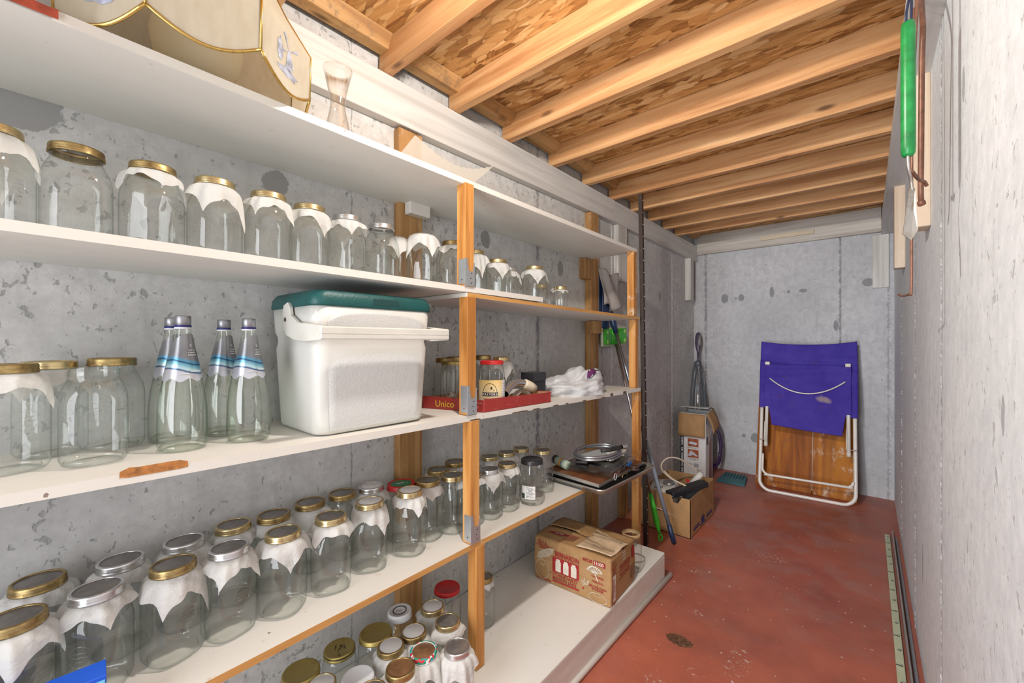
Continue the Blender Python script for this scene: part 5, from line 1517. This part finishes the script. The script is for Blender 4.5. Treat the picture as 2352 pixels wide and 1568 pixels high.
for i, sl in enumerate(('STANDARD', 'MOUTH', 'MASON')): TT(b, sl, .0105, .028, .164 - i * .010, 'CENTER')
fine_print(b, F @ Matrix.Translation((.010, .006, 0)), .036, .007, 92)
b.build('red_print', M_redp, ct)
b = B(); poly(b, [(.012, .022), (.044, .022), (.044, .134), (.012, .134)], .0003); 
for q in range(4): poly(b, [(.115 + q * .0, .160 + q * .011), (.150, .160 + q * .011), (.150, .164 + q * .011), (.115, .164 + q * .011)])
b.build('white_print', M_wp, ct)
b = B(); poly(b, [(.215, .035), (.258, .035), (.258, .095), (.215, .095)]); b.build('brown_panel', M_bp, ct)
# top printing
F = frame((-W2, -D2, H2 + .0062), (1, 0, 0), (0, 1, 0))
b = B(); poly(b, [(.030, .060), (.080, .085), (.165, .085), (.115, .060)], .0012)
b.build('red_diamond', M_redp, ct)
b = B()
for q in range(5): poly(b, [(.135 + q * .011, .035 + .003 * q), (.142 + q * .011, .035 + .003 * q), (.156 + q * .010, .098), (.149 + q * .010, .098)], .0016)
b.build('faded_print', plain('faded_red_print', (0.30, 0.10, 0.05), .6), ct)
b = B(); TT(b, 'GLASS', .016, .098, .068, 'CENTER', .0018); b.build('white_print', M_wp, ct)

# ================================================================ OPEN CARTON ON THE FLOOR
oc = thing('open_carton', 'open brown cardboard carton of odds and ends on the red floor beyond the shelves', 'carton', (-1.055, 3.100, 0.0))
wx, wy, hz = 0.172, 0.272, 0.262
b = B(); th = .004
for (x0, y0, x1, y1) in ((-wx, -wy, -wx + th, wy), (wx - th, -wy, wx, wy), (-wx, wy - th, wx, wy)):
    b.box(x0, y0, 0.0, x1, y1, hz)
b.box(-wx, -wy, 0, wx, wy, .004)
# near side with a torn notch in the rim
n0 = [(-wx, 0), (wx, 0), (wx, hz - .006), (.115, hz - .004), (.090, hz - .050), (.060, hz - .046), (.045, hz - .002), (-.06, hz + .004), (-wx, hz)]
b.prism(n0, 0, th, Matrix(((1, 0, 0, 0), (0, 0, 1, -wy), (0, 1, 0, 0), (0, 0, 0, 1))))
b.build('carton_body', M_card, oc)
M_bluep = plain('navy_print', (0.02, 0.035, 0.16), 0.55)
F = frame((wx + .0006, -wy, 0), (0, 1, 0), (0, 0, 1))
b = B(); poly(b, [(.06, .030), (.19, .030), (.19, .044), (.06, .044)]); poly(b, [(.06, .050), (.19, .050), (.19, .056), (.06, .056)])
poly(b, [(.35, .030), (.49, .030), (.49, .044), (.35, .044)]); poly(b, [(.35, .050), (.49, .050), (.49, .056), (.35, .056)])
poly(b, [(.20, .028), (.235, .028), (.225, .06), (.245, .085), (.265, .062), (.285, .085), (.305, .062), (.30, .028), (.34, .028), (.335, .018), (.20, .018)])
b.build('navy_emblem', M_bluep, oc)
M_app = plain('ivory_appliance_plastic', (0.66, 0.63, 0.57), 0.4)
ap = thing('kitchen_appliance', 'ivory plastic appliance with slots lying in the open carton', 'appliance', (-1.115, 2.985, 0.170), rot=(radians(6), radians(-8), radians(12)))
b = B(); b.loft([rrect(.190, .235, .03, 0, 5), rrect(.195, .24, .03, .070, 5), rrect(.15, .20, .04, .098, 5)]); b.build('casing', M_app, ap)
b = B()
for k in range(6): b.box(-.020 + k * .010, -.122, .020, -.014 + k * .010, -.1185, .058)
for k in range(6): b.box(-.045 + k * .010, -.060, .0985, -.040 + k * .010, -.030, .0995)
b.build('slots', plain('dark_slot', (0.03, 0.03, 0.03), 0.6), ap)
b = B(); b.lathe([(0.0005, .0), (.038, 0), (.042, .006), (.040, .016), (.034, .018), (0.0005, .016)], 30, M=Matrix.Translation((.045, .02, .098))); b.build('dial', metal('dull_chrome', (0.5, 0.5, 0.5), (0.4, 0.4, 0.4), .25, .2), ap)
wnd = thing('hand_blender', 'ivory stick blender with red button standing in the open carton', 'appliance', (-1.010, 3.200, 0.200), rot=(radians(-8), radians(32), 0))
b = B(); b.tube([(0, 0, -.06), (0, 0, 0), (0, 0, .06), (0, 0, .120), (0, 0, .150)], [.034, .034, .028, .023, .020], 20); b.build('casing', M_app, wnd)
b = B(); b.tube([(0, 0, .150), (0, 0, .158)], .018, 16); b.build('end_cap', M_app, wnd)
b = B(); b.box(-.052, -.012, .035, -.024, .012, .055, .003); b.build('red_button', plain('red_button', (0.6, 0.01, 0.01), .4), wnd)
b = B()
cp = [(-0.96, 3.24, .33), (-1.00, 3.15, .40), (-1.04, 3.05, .455), (-1.085, 2.98, .465), (-1.115, 2.94, .43), (-1.11, 2.93, .385), (-1.06, 2.95, .335), (-0.99, 2.98, .300), (-0.94, 3.0, .275)]
def smooth_path(P, m=6):
    P = [Vector(p) for p in P]; out = []
    for i in range(len(P) - 1):
        p0, p1, p2, p3 = P[max(i - 1, 0)], P[i], P[i + 1], P[min(i + 2, len(P) - 1)]
        for k in range(m):
            u = k / m
            out.append(tuple(0.5 * ((2 * p1) + (-p0 + p2) * u + (2 * p0 - 5 * p1 + 4 * p2 - p3) * u * u + (-p0 + 3 * p1 - 3 * p2 + p3) * u ** 3)))
    out.append(tuple(P[-1])); return out
b.tube(smooth_path(cp), .0055, 8); b.tube(smooth_path([(p[0] + .012, p[1] + .01, p[2] - .006) for p in cp[5:]]), .005, 8)
tag(b.build('power_cord', plain('cream_cord', (0.72, 0.62, 0.48), 0.45)), 'cream power cord looping above the open carton', 'cord')
bd = thing('black_device', 'long black plastic box lying across the corner of the open carton', 'device', (-0.955, 2.985, 0.272), rot=(radians(8), radians(-4), radians(-30)))
b = B(); b.box(-.040, -.155, -.018, .040, .155, .020, .005); b.build('casing', M_blk, bd)
b = B(); b.box(-.030, -.1556, -.006, -.018, -.1552, .000); b.box(.018, -.1556, -.006, .030, -.1552, .000); b.build('side_marks', M_whitecap, bd)
b = B(); b.box(-.06, -.06, -.04, .06, .06, .05, .01); o = b.build('grey_gadget', plain('dark_grey_plastic', (0.09, 0.095, 0.10), .5)); o.location = (-.965, 3.12, .165); o.rotation_euler = (.3, .2, .5); tag(o, 'dark grey gadget under the long black box in the open carton', 'gadget')
b = B(); b.grid(lambda i, j: (.26 * (i - .5), .30 * (j - .5), .01 * sin(7 * i) * cos(6 * j)), 14, 14); o = b.build('bubble_sheet', M_paper); o.location = (-1.03, 2.97, .150); o.rotation_euler = (.12, .1, .1); tag(o, 'white padding sheet under the appliance in the open carton', 'packing')

# ================================================================ TALL BOX, WAND AND THINGS IN THE FAR LEFT CORNER
tb = thing('product_box', 'tall white product box with open brown flaps in the far left corner', 'box', (-1.220, 4.085, 0.0), radians(2))
wx, wy, hz = 0.112, 0.125, 0.640
M_wbox = plain('white_printed_card', (0.72, 0.71, 0.70), 0.45, 0, .04)
b = B(); b.box(-wx, -wy, 0, wx, -wy + .004, hz); b.box(-wx, wy - .004, 0, wx, wy, hz); b.box(-wx, -wy, 0, -wx + .004, wy, hz); b.box(wx - .004, -wy, 0, wx, wy, hz); b.box(-wx, -wy, 0, wx, wy, .004)
b.build('box_body', M_wbox, tb)
b = B(); b.grid(lambda i, j: (-wx - .012 + (2 * wx + .008) * i, -wy - .004 - .030 * sin(pi * .5 * j), hz - .003 - .205 * j + .012 * i * (1 - j) * 0), 4, 8); b.build('front_flap', M_card, tb, solid=.003)
b = B(); b.grid(lambda i, j: (wx + .003 + .055 * sin(pi * .5 * j), -wy + .01 + (2 * wy - .01) * i, hz - .002 - .165 * j + .03 * i), 4, 8); b.build('side_flap', M_card, tb, solid=.003)
b = B(); b.grid(lambda i, j: (-wx - .02 + (2 * wx + .03) * i, wy - .21 * j - .002, hz + .004 + .045 * sin(pi * j * .6) + .02 * i * (1 - j)), 6, 8); b.build('rear_flap', plain('grey_white_flap', (0.50, 0.50, 0.47), .5), tb, solid=.003)
F = frame((-wx, -wy - .0006, 0), (1, 0, 0), (0, 0, 1))
b = B(); poly(b, [(0, 0), (.030, 0), (.030, hz - .12), (0, hz - .12)])
F2 = F; F = frame((wx + .0006, -wy, 0), (0, 1, 0), (0, 0, 1)); poly(b, [(.020, .36), (.070, .36), (.070, .43), (.020, .43)]); poly(b, [(.005, .55), (.03, .55), (.03, .60), (.005, .60)])
b.build('black_panel', M_blk, tb)
b = B(); poly(b, [(.115, .02), (.175, .02), (.175, .44), (.115, .36)]); b.build('orange_panel', plain('orange_brown_print', (0.35, 0.10, 0.04), .5), tb)
b = B(); poly(b, [(.185, .02), (.235, .02), (.235, .46), (.185, .44)]); b.build('lilac_panel', plain('lilac_print', (0.33, 0.31, 0.42), .5), tb)
F = F2
b = B()
for z in (.335, .235): poly(b, [(.066, z), (.160, z), (.160, z + .074), (.066, z + .074)])
b.build('picture_panel', plain('rust_photo_print', (0.40, 0.10, 0.03), .5, 0, .3, 30), tb)
b = B(); poly(b, [(.075, .360), (.140, .352), (.150, .372), (.100, .382), (.078, .376)], .0006)
poly(b, [(.068, .245), (.090, .298), (.125, .280), (.158, .254), (.140, .250), (.110, .262), (.095, .250)], .0006)
b.build('picture_subject', plain('pale_blue_print', (0.60, 0.62, 0.72), .5), tb)
b = B(); poly(b, [(.120, .150), (.160, .150), (.160, .186), (.120, .186)]); b.build('picture_panel', plain('grey_photo_print', (0.35, 0.36, 0.36), .5), tb)
b = B()
for i, (x, z, w) in enumerate(((.060, .322, .105), (.060, .224, .105), (.085, .214, .06), (.062, .178, .045), (.062, .170, .045), (.125, .130, .07), (.125, .122, .05))): fine_print(b, F @ Matrix.Translation((x, z, .0002)), w, .0052, 60 + i)
b.build('black_lettering', M_blk, tb)
b = B(); fine_print(b, F @ Matrix.Translation((.022, .05, .0006)) @ Matrix.Rotation(pi / 2, 4, 'Z'), .42, .013, 71, .75); b.build('white_lettering', M_whitecap, tb)

wd = thing('floor_steamer', 'grey floor steamer standing in the tall box, wrapped in its dark cord', 'steamer', (-1.225, 4.30, 0.0))
M_pur = plain('dark_purple_grey', (0.085, 0.065, 0.11), 0.3)
top, bot = Vector((-0.100, 0.190, 1.395)), Vector((-0.005, -0.16, 0.10))
dirv = (bot - top).normalized()
P = lambda d: top + dirv * d
b = B(); b.tube([tuple(P(0)), tuple(P(.015)), tuple(P(.05)), tuple(P(.12)), tuple(P(.16)), tuple(P(.20)), tuple(P(.23))], [.006, .022, .030, .032, .026, .015, .012], 18); b.build('hand_grip', M_pur, wd)
b = B(); b.tube([tuple(P(.03) + Vector((.018, -.022, 0))), tuple(P(.14) + Vector((.018, -.026, 0)))], [.010, .014], 12); b.build('grip_inlay', plain('grip_grey', (0.28, 0.28, 0.25), .4), wd)
b = B(); b.tube([tuple(P(.22)), tuple(P(.33))], .012, 14); b.build('neck_tube', M_pur, wd)
b = B(); b.tube([tuple(P(.33)), tuple(P(.98))], .0105, 14); b.build('metal_tube', chrome, wd)
b = B(); b.tube([tuple(P(.315)), tuple(P(.34))], .016, 14); b.tube([tuple(P(.52)), tuple(P(.64))], .014, 14); b.build('collar', plain('steel_grey', (0.25, 0.26, 0.28), .4), wd)
b = B()
lp = []
for k in range(150):
    a = k / 150 * 2 * pi * 5.0; r_ = .035 + .012 * sin(k * .37)
    c = P(.30 + .62 * (0.5 - 0.5 * cos(a)))
    side = 1 if sin(a) > 0 else -1
    w_ = abs(sin(a)) ** .4 * (.030 + .040 * (0.5 - 0.5 * cos(a)) + .016 * sin(a * .1 + k * .08)) + .003 * sin(k * .9)
    lp.append(tuple(c + Vector((side * w_ + .004, -.012 - .010 * sin(k * .31), 0))))
b.tube(lp, .0062, 8); b.build('wound_cord', plain('slate_cord', (0.06, 0.075, 0.09), .45), wd)
ph = thing('coiled_hose', 'dark purple coiled hose tucked between the tall box and the far wall', 'hose', (-1.195, 4.36, 0.0))
b = B()
pts = []
for k in range(90):
    a = k / 90 * 2 * pi * 3
    pts.append((0.060 + .055 * cos(a) * (1 - .1 * k / 90), 0.035 - .04 * k / 90, .265 + (.185 + .01 * sin(k)) * sin(a)))
b.tube(pts, .013, 10); b.build('hose_loops', plain('purple_hose', (0.055, 0.025, 0.085), .4), ph)
dp = thing('dustpan', 'teal ridged plastic dustpan lying flat by the far wall', 'dustpan', (-0.955, 4.275, 0.0), radians(4)); dp.scale = (0.92, 0.82, 0.85)
M_tealp = plain('teal_plastic', (0.03, 0.14, 0.165), .45)
b = B(); b.hexa([(-.125, -.15, 0), (.125, -.15, 0), (.115, .15, 0), (-.10, .15, 0), (-.125, -.15, .028), (.125, -.15, .020), (.105, .15, .040), (-.09, .15, .045)], .004); b.build('pan', M_tealp, dp)
b = B()
for k in range(7): b.hexa([(-.085 + k * .027, -.01, .030), (-.080 + k * .027, -.01, .030), (-.075 + k * .027, .13, .040), (-.080 + k * .027, .13, .040), (-.085 + k * .027, -.01, .036), (-.080 + k * .027, -.01, .036), (-.068 + k * .027, .13, .056), (-.073 + k * .027, .13, .056)])
b.build('ridges', plain('dark_teal_ridge', (0.012, 0.055, 0.065), .5), dp)

# ================================================================ MOPS BEHIND THE END POST
M_pole = metal('satin_pole', (0.42, 0.45, 0.50), (0.34, 0.36, 0.40), .3, .1)
M_navy = plain('navy_plastic', (0.012, 0.030, 0.085), .35)
mp1 = thing('flat_mop', 'navy flat mop stood head-up behind the end post, grey cloth over its head', 'mop', (-0.940, 2.688, 0.0))
foot, head = Vector((0, 0, 0.004)), Vector((-0.375, -0.145, 1.50))
L = lambda u: foot.lerp(head, u)
b = B(); b.tube([tuple(L(.075)), tuple(L(.46))], .0125, 16); b.build('lower_pole', plain('blue_grey_pole', (0.24, 0.28, 0.34), .35), mp1)
b = B(); b.tube([tuple(L(0)), tuple(L(.01)), tuple(L(.08))], [.010, .0155, .0150], 16); b.build('end_grip', M_navy, mp1)
b = B(); b.tube([tuple(L(.46)), tuple(L(.92))], .0115, 16); b.build('upper_pole', M_pole, mp1)
b = B(); b.tube([tuple(L(.905)), tuple(L(.95)), tuple(L(1.0))], [.014, .022, .018], 16); b.build('swivel_joint', M_navy, mp1)
Fh = frame((-0.435, -0.185, 1.365), (0.02, 0.10, 0.0), (0.045, -0.04, 0.40))
Fh = frame((-0.425, -0.245, 1.345), (0.16, 0.98, -0.05), (-0.01, 0.04, 1.0))
b = B(); b.box(0.0, 0, -.014, .125, .42, .014, .006, M=Fh); b.box(.035, .02, .014, .09, .38, .022, .004, M=Fh); b.build('mop_head', M_navy, mp1)
b = B(); b.grid(lambda i, j: tuple(Fh @ Vector((-.012 + .175 * i + .05 * (1 - j), .20 + .235 * j - .02 * i + .015 * sin(8 * i), .030 + .010 * sin(9 * i + 5 * j) + .012 * i))), 16, 14)
b.build('draped_cloth', sheet_mat('grey_beige_cloth', (0.52, 0.47, 0.44), .15, .9, .5), mp1, solid=.003)
mp2 = thing('green_mop', 'green flat mop with bright green handle end leaning behind the end post', 'mop', (-1.007, 2.645, 0.0))
foot, head = Vector((0, 0, .012)), Vector((-0.325, 0.0, 1.32))
b = B(); b.tube([tuple(L(.22)), tuple(L(.98))], .0095, 14); b.build('pole', metal('lilac_steel', (0.50, 0.44, 0.46), (0.4, 0.36, 0.38), .3, .1), mp2)
M_green = plain('bright_green_plastic', (0.06, 0.52, 0.03), .35)
b = B(); b.tube([tuple(L(.035)), tuple(L(.06)), tuple(L(.10)), tuple(L(.15)), tuple(L(.225))], [.007, .013, .0185, .017, .0125], 16)
c = L(.018); b.tube([tuple(c + Vector((.010 * cos(a), .004 * cos(a), .020 * sin(a) + .002))) for a in [2 * pi * k / 18 for k in range(18)]], .0055, 8, closed=True)
b.build('handle_grip', M_green, mp2)
Fg = frame((-0.335, -0.165, 1.265), (0.0, 1.0, 0.04), (-0.0, -0.06, 1.0))
b = B(); b.box(0, 0, -.012, .345, .125, .006, .004, M=Fg); b.build('pad_base', plain('pale_green_foam', (0.62, 0.70, 0.48), .7), mp2)
b = B(); b.box(.010, .010, .006, .335, .118, .020, .006, M=Fg)
for k in range(9): b.tube([tuple(Fg @ Vector((.10 + k * .018, .012, .021 + .006))), tuple(Fg @ Vector((.115 + k * .014, .06, .018))), tuple(Fg @ Vector((.10 + k * .018, .115, .021 + .006)))], .004, 6)
b.build('mop_head', M_green, mp2)
b = B()
for (x, y) in ((.045, .095), (.305, .095), (.045, .030), (.305, .030)): b.lathe([(.0005, 0), (.017, 0), (.016, .003), (.0005, .004)], 18, M=Fg @ Matrix.Translation((x, y, .0205)))
b.build('grip_discs', plain('lime_disc', (0.35, 0.70, 0.15), .4), mp2)

# ================================================================ FOLDED LOUNGER AND BOARD AGAINST THE FAR WALL
lean = math.atan2(0.335, 1.29)
wb = thing('plywood_sheet', 'stained orange-brown plywood sheet leaning on the far wall behind the folded lounger', 'plywood', (-0.415, 4.335, 0.0), rot=(-math.atan2(.2, .90), 0, 0))
t = NT('stained_orange_panel'); v = t.coord(); n = t.noise(t.coord(scale=(14, 14, 1.2)), 1.0, 5, .6, .8)
col = t.ramp(n.outputs[0], [(.25, (0.10, 0.022, 0.001)), (.5, (0.30, 0.080, 0.003)), (.72, (0.48, 0.17, 0.008))])
nb = t.noise(t.coord(scale=(5, 5, .5)), 1.0, 2); col = t.mix(t.rng(nb.outputs[0], .45, .65, 0, .5), col, (0.50, 0.19, 0.008))
nw = t.noise(t.coord(scale=(1.2, 1, .8)), 9, 6, .75); sx = t.n('ShaderNodeSeparateXYZ'); t.set(sx, 0, v)
wear = t.math('MAXIMUM', t.rng(sx.outputs[0], -.02, .12), t.rng(sx.outputs[2], .14, .06))
col = t.mix(t.math('MULTIPLY', t.rng(nw.outputs[0], .55, .66), t.math('MULTIPLY', wear, .6)), col, (0.68, 0.58, 0.46))
col = t.mix(t.rng(t.noise(v, 5, 4, .7).outputs[0], .58, .7, 0, .6), col, (0.16, 0.06, 0.02))
t.bsdf(col, .5, 0, t.bump(n.outputs[0], .1, .002), .15); M_panel = t.m
b = B(); b.box(-.365, -.009, 0, .052, .009, .92, .002); b.box(.056, -.009, 0, .350, .009, .92, .002); b.build('planks', M_panel, wb)
b = B(); b.box(.0525, -.0085, .03, .0555, -.0065, .90); b.build('seam', M_wp, wb)

ch = thing('folded_lounger', 'folded garden lounger with worn blue fabric and white tube frame against the far wall', 'lounge chair', (-0.394, 4.165, 0.0), rot=(-lean, 0, radians(3)))
M_tube = plain('ivory_enamel_tube', (0.74, 0.70, 0.64), .28, 0, .05)
hw = .325
def arc(cx, cz, r_, a0, a1, y, n=8): return [(cx + r_ * cos(a0 + (a1 - a0) * k / n), y, cz + r_ * sin(a0 + (a1 - a0) * k / n)) for k in range(n + 1)]
rr_ = .085
pth = [(-hw, 0, 1.28), (-hw, 0, .6)] + arc(-hw + rr_, .014 + rr_, rr_, pi, 1.5 * pi, 0) + arc(hw - rr_, .014 + rr_, rr_, 1.5 * pi, 2 * pi, 0) + [(hw, 0, .6), (hw, 0, 1.28)]
b = B(); b.tube(pth, .0135, 14); b.build('outer_frame', M_tube, ch)
pth = [(-hw + .02, -.020, .32), (-hw + .02, -.022, .235)] + arc(-hw + .075, .200, .055, pi, 1.5 * pi, -.024) + arc(hw - .060, .196, .045, 1.5 * pi, 2 * pi, -.024, 6)
b = B(); b.tube(smooth_path(pth, 3), .0100, 12); b.build('cross_bar', M_tube, ch)
for s_ in (-1, 1):
    x = s_ * (hw - .042)
    b = B(); b.tube([(x, -.036, 1.125), (x, -.036, .42)], .0130, 14); b.build('arm_tube', M_tube, ch)
    b = B(); b.box(x - .019, -.092, 1.105, x + .017, -.030, 1.132, .004); b.build('end_cap', plain('cream_end_cap', (0.74, 0.70, 0.62), .4), ch)
    b = B(); b.tube([(x, -.036, .425), (x, -.036, .385)], .0150, 14); b.build('rubber_foot', plain('cream_rubber', (0.68, 0.64, 0.56), .5), ch)
    b = B(); b.tube([(x - .012, -.050, .60), (x - .012, -.050, .44), (s_ * (hw + .005), -.03, .44)], .0040, 8); b.build('hinge_rod', M_tube, ch)
t = NT('faded_blue_canvas'); v = t.coord()
n1 = t.noise(v, 5, 4, .65); col = t.mix(t.rng(n1.outputs[0], .4, .7), (0.050, 0.030, 0.290), (0.075, 0.050, 0.36))
st = t.noise(v, 7.5, 5, .7); col = t.mix(t.rng(st.outputs[0], .63, .72, 0, .55), col, (0.10, 0.045, 0.10))
mpn = t.n('ShaderNodeMapping'); t.set(mpn, 0, t.vmath('ADD', v, t.vmath('SCALE', st.outputs['Color'], .10))); mpn.inputs['Location'].default_value = (-.175, 0, -.875 * 1.8); mpn.inputs['Scale'].default_value = (1, 0, 1.8)
col = t.mix(t.math('MULTIPLY', t.rng(t.vmath('LENGTH', mpn.outputs[0]), .065, .03), .7), col, (0.40, 0.30, 0.26))
t.bsdf(col, .75, 0, t.bump(t.noise(v, 350, 2).outputs[0], .1, .001), .2); M_canvas = t.m
def fold(x, z):
    f = 0
    for (zc2, dp_, wd_, sl) in ((1.205, .006, .020, .01), (1.165, .009, .016, -.02), (1.130, .013, .016, -.03), (1.075, .006, .012, .01), (1.02, .005, .018, .03), (.93, .004, .03, -.02)):
        zz = z - (zc2 + sl * x / .3 + .006 * sin(x * 11)); f += dp_ * math.exp(-(zz / wd_) ** 2)
    return f
b = B()
def fn(i, j):       # upper back rest stretched over the outer frame
    u = -1 + 2 * i; zt_ = 1.335 - .030 * (1 - abs(u) ** 2.2) - .015 * (u < 0) * 0
    zb2 = .725 - .03 * i
    z = zb2 + (zt_ - zb2) * j
    x = u * (hw + .017 + .005 * sin(j * 3))
    return (x, min(-.019, -.034 + fold(x, z) * 1.2), z)
b.grid(fn, 48, 60); b.build('back_fabric', M_canvas, ch, solid=.002)
b = B()
def fn(i, j):       # seat sling folded down in front, held on the arm tubes
    u = -1 + 2 * i
    zb2 = .735 - .02 * i - (.175 if abs(u) < .88 else .0) * (1 - max(0, abs(u) - .80) / .08 if abs(u) > .80 else 1) * (.88 + .14 * i + .02 * (1 - abs(u)))
    zt_ = 1.118
    z = zb2 + (zt_ - zb2) * j; x = u * (hw - .022)
    return (x, -.058 - fold(x, z) * 1.3 + .020 * (1 - abs(u) ** 4) - .010 * sin(pi * j) * (1 - u * u) + .004 * sin(7 * j + 3 * u), z)
b.grid(fn, 60, 44); b.build('seat_fabric', M_canvas, ch, solid=.002)
b = B(); b.tube([(x, -.072 - .010 * (1 - (x / .28) ** 2), .985 - .002 - .120 * (1 - (x / .265) ** 2)) for x in [-.265 + .53 * k / 24 for k in range(25)]], .0055, 10)
b.build('curved_bar', M_tube, ch)

# ================================================================ RIGHT WALL: HANGING TOOLS, STRIPS ON THE FLOOR
tl = thing('hand_weeder', 'green-handled garden hand tool hanging from the right beam on a navy loop', 'garden tool', (0.072, 1.345, 1.735))
M_greenh = plain('worn_green_enamel', (0.015, 0.26, 0.06), .32, 0, .25, 30)
b = B(); b.tube([(0, 0, 0), (0, 0, .006), (0, 0, .02), (0, 0, .300), (0, 0, .314), (0, 0, .318)], [.009, .0125, .0135, .0135, .012, .007], 18); b.build('handle', M_greenh, tl)
b = B(); b.tube([(-.004, -.006, .300), (-.004, -.013, .330), (.004, 0, .385), (.008, .006, .40)], .0028, 6); b.tube([(.006, .008, .300), (.006, .010, .330), (.006, .004, .385), (.004, 0, .40)], .0028, 6)
b.tube([(.004, 0, .385), (.008, .004, .405), (.002, .0, .425)], [.010, .013, .006], 10)
b.build('cord_loop', plain('navy_cord', (0.012, 0.018, 0.055), .6), tl)
b = B(); b.tube([(0, 0, .045), (0, -.0135, .045)], .001, 5); b.tube(smooth_path([(0, -.002, .05), (0, -.002, -.022), (.006, .02, -.052), (.009, .028, -.075)]), .0032, 8); b.build('shank', M_alu, tl)
b = B(); b.faces([(.003, .022, -.070), (.013, .030, -.070), (.016, -.002, -.178), (.004, -.012, -.200), (-.010, -.014, -.184), (.004, .026, -.068), (.010, .018, -.12)], [(0, 5, 1, 6), (1, 2, 3, 6), (6, 3, 4, 0)]); b.build('blade', M_alu, tl, solid=.0016)
nl = tl
b = B(); b.tube([(0.088, 1.345, 2.150), (.060, 1.340, 2.150), (.056, 1.340, 2.156)], .002, 6); 
nail = tag(b.build('nail', M_galv), 'nail in the right beam carrying the green-handled tool', 'nail')
M_cop = plain('rusty_copper_rod', (0.27, 0.125, 0.080), .45, 0.3, .25, 30)
b = B(); b.tube(smooth_path([(.118, 1.66, 2.274), (.112, 1.60, 2.24), (.108, 1.50, 2.11), (.106, 1.50, 2.02), (.106, 1.52, 1.80), (.106, 1.53, 1.70), (.108, 1.545, 1.672), (.110, 1.55, 1.665)]), [.0060] * 36 + [.0085] * 7, 10)
tag(b.build('copper_rod', M_cop), 'thick bent copper-brown rod hanging beside the green-handled tool', 'rod')
b = B(); b.tube(smooth_path([(.100, 1.47, 2.27), (.088, 1.455, 2.0), (.080, 1.445, 1.80), (.078, 1.44, 1.735), (.082, 1.42, 1.722), (.098, 1.46, 1.708), (.110, 1.50, 1.712), (.116, 1.515, 1.704)]), .0040, 8)
tag(b.build('short_copper_rod', M_cop), 'thin copper rod whose bent tip hooks round the thick copper rod', 'rod')
b = B(); b.tube(smooth_path([(.098, 1.62, 2.27), (.094, 1.60, 2.0), (.092, 1.59, 1.60), (.0915, 1.59, 1.445), (.088, 1.60, 1.432), (.076, 1.66, 1.433), (.070, 1.69, 1.440)]), .0032, 8)
tag(b.build('long_copper_rod', M_cop), 'longest thin copper rod hooked at its bottom, hanging from the right beam', 'rod')

rl = thing('marked_strip', 'long pale green marked metal strip on the floor along the right wall', 'strip', (0.0985, 0.0, 0.0))
b = B(); b.box(-.013, -.9, 0, .013, 3.73, .012, .001); b.build('strip', plain('pale_green_enamel', (0.52, 0.56, 0.38), .4), rl)
b = B(); 
for k in range(42):
    y = 3.68 - k * .11
    if y < -.85: break
    b = B(); b.box(-.0125 if k % 2 else -.004, y, .0121, .008, y + .006, .0124); b.box(.0, y + .012, .0121, .010, y + .014, .0124); b.build('tick_mark', M_blk, rl)
b = B(); b.box(.122, -.9, 0, .129, 3.78, .030, .001); tag(b.build('metal_channel', M_alu), 'thin grey metal channel on the floor between marked strip and right wall', 'metal strip')
b = B(); b.tube([(.142, -.9, .007), (.142, 3.70, .007)], .006, 8); tag(b.build('thin_rod', M_galv), 'thin galvanised rod on the floor closest to the right wall', 'rod')

# blue carton at the near end of the fourth shelf
bx = thing('blue_packet', 'bright blue and cyan packet at the near front edge of the fourth shelf', 'box', (-1.066, -0.060, zs4(0)), radians(-4))
M_blue = plain('royal_blue_card', (0.010, 0.10, 0.62), .4, 0, .05)
b = B(); b.box(-.030, -.17, 0, .022, .150, .105, .001); b.build('packet_body', M_blue, bx)
F = frame((.0226, -.17, 0), (0, 1, 0), (0, 0, 1))
b = B(); poly(b, [(0, .060), (.10, .066), (.20, .058), (.318, .078), (.318, .098), (0, .098)]); b.build('cyan_panel', plain('cyan_print', (0.16, 0.55, 0.80), .4), bx)
F = frame((-.030, -.17, .1054), (1, 0, 0), (0, 1, 0))
b = B(); fine_print(b, frame((.016, -.12, .1056), (0, 1, 0), (-1, 0, 0)), .20, .007, 81); b.build('lettering', M_whitecap, bx)

dk = thing('dark_packet', 'dark blue and black packet behind the leftmost fourth-shelf jars', 'packet', (-1.290, -0.125, zs4(-.12)), radians(8))
b = B(); b.box(-.075, -.050, 0, .075, .050, .150, .006); b.build('packet_body', plain('black_blue_film', (0.012, 0.016, 0.03), .3, 0, .4, 12), dk)
b = B(); b.prism(blobpoly(0, .075, .060, .045, 3, j=.35), 0, .0006, frame((.0758, 0, 0), (0, 1, 0), (0, 0, 1))); b.build('blue_print', plain('mid_blue_print', (0.03, 0.16, 0.30), .4, 0, .5, 30), dk)
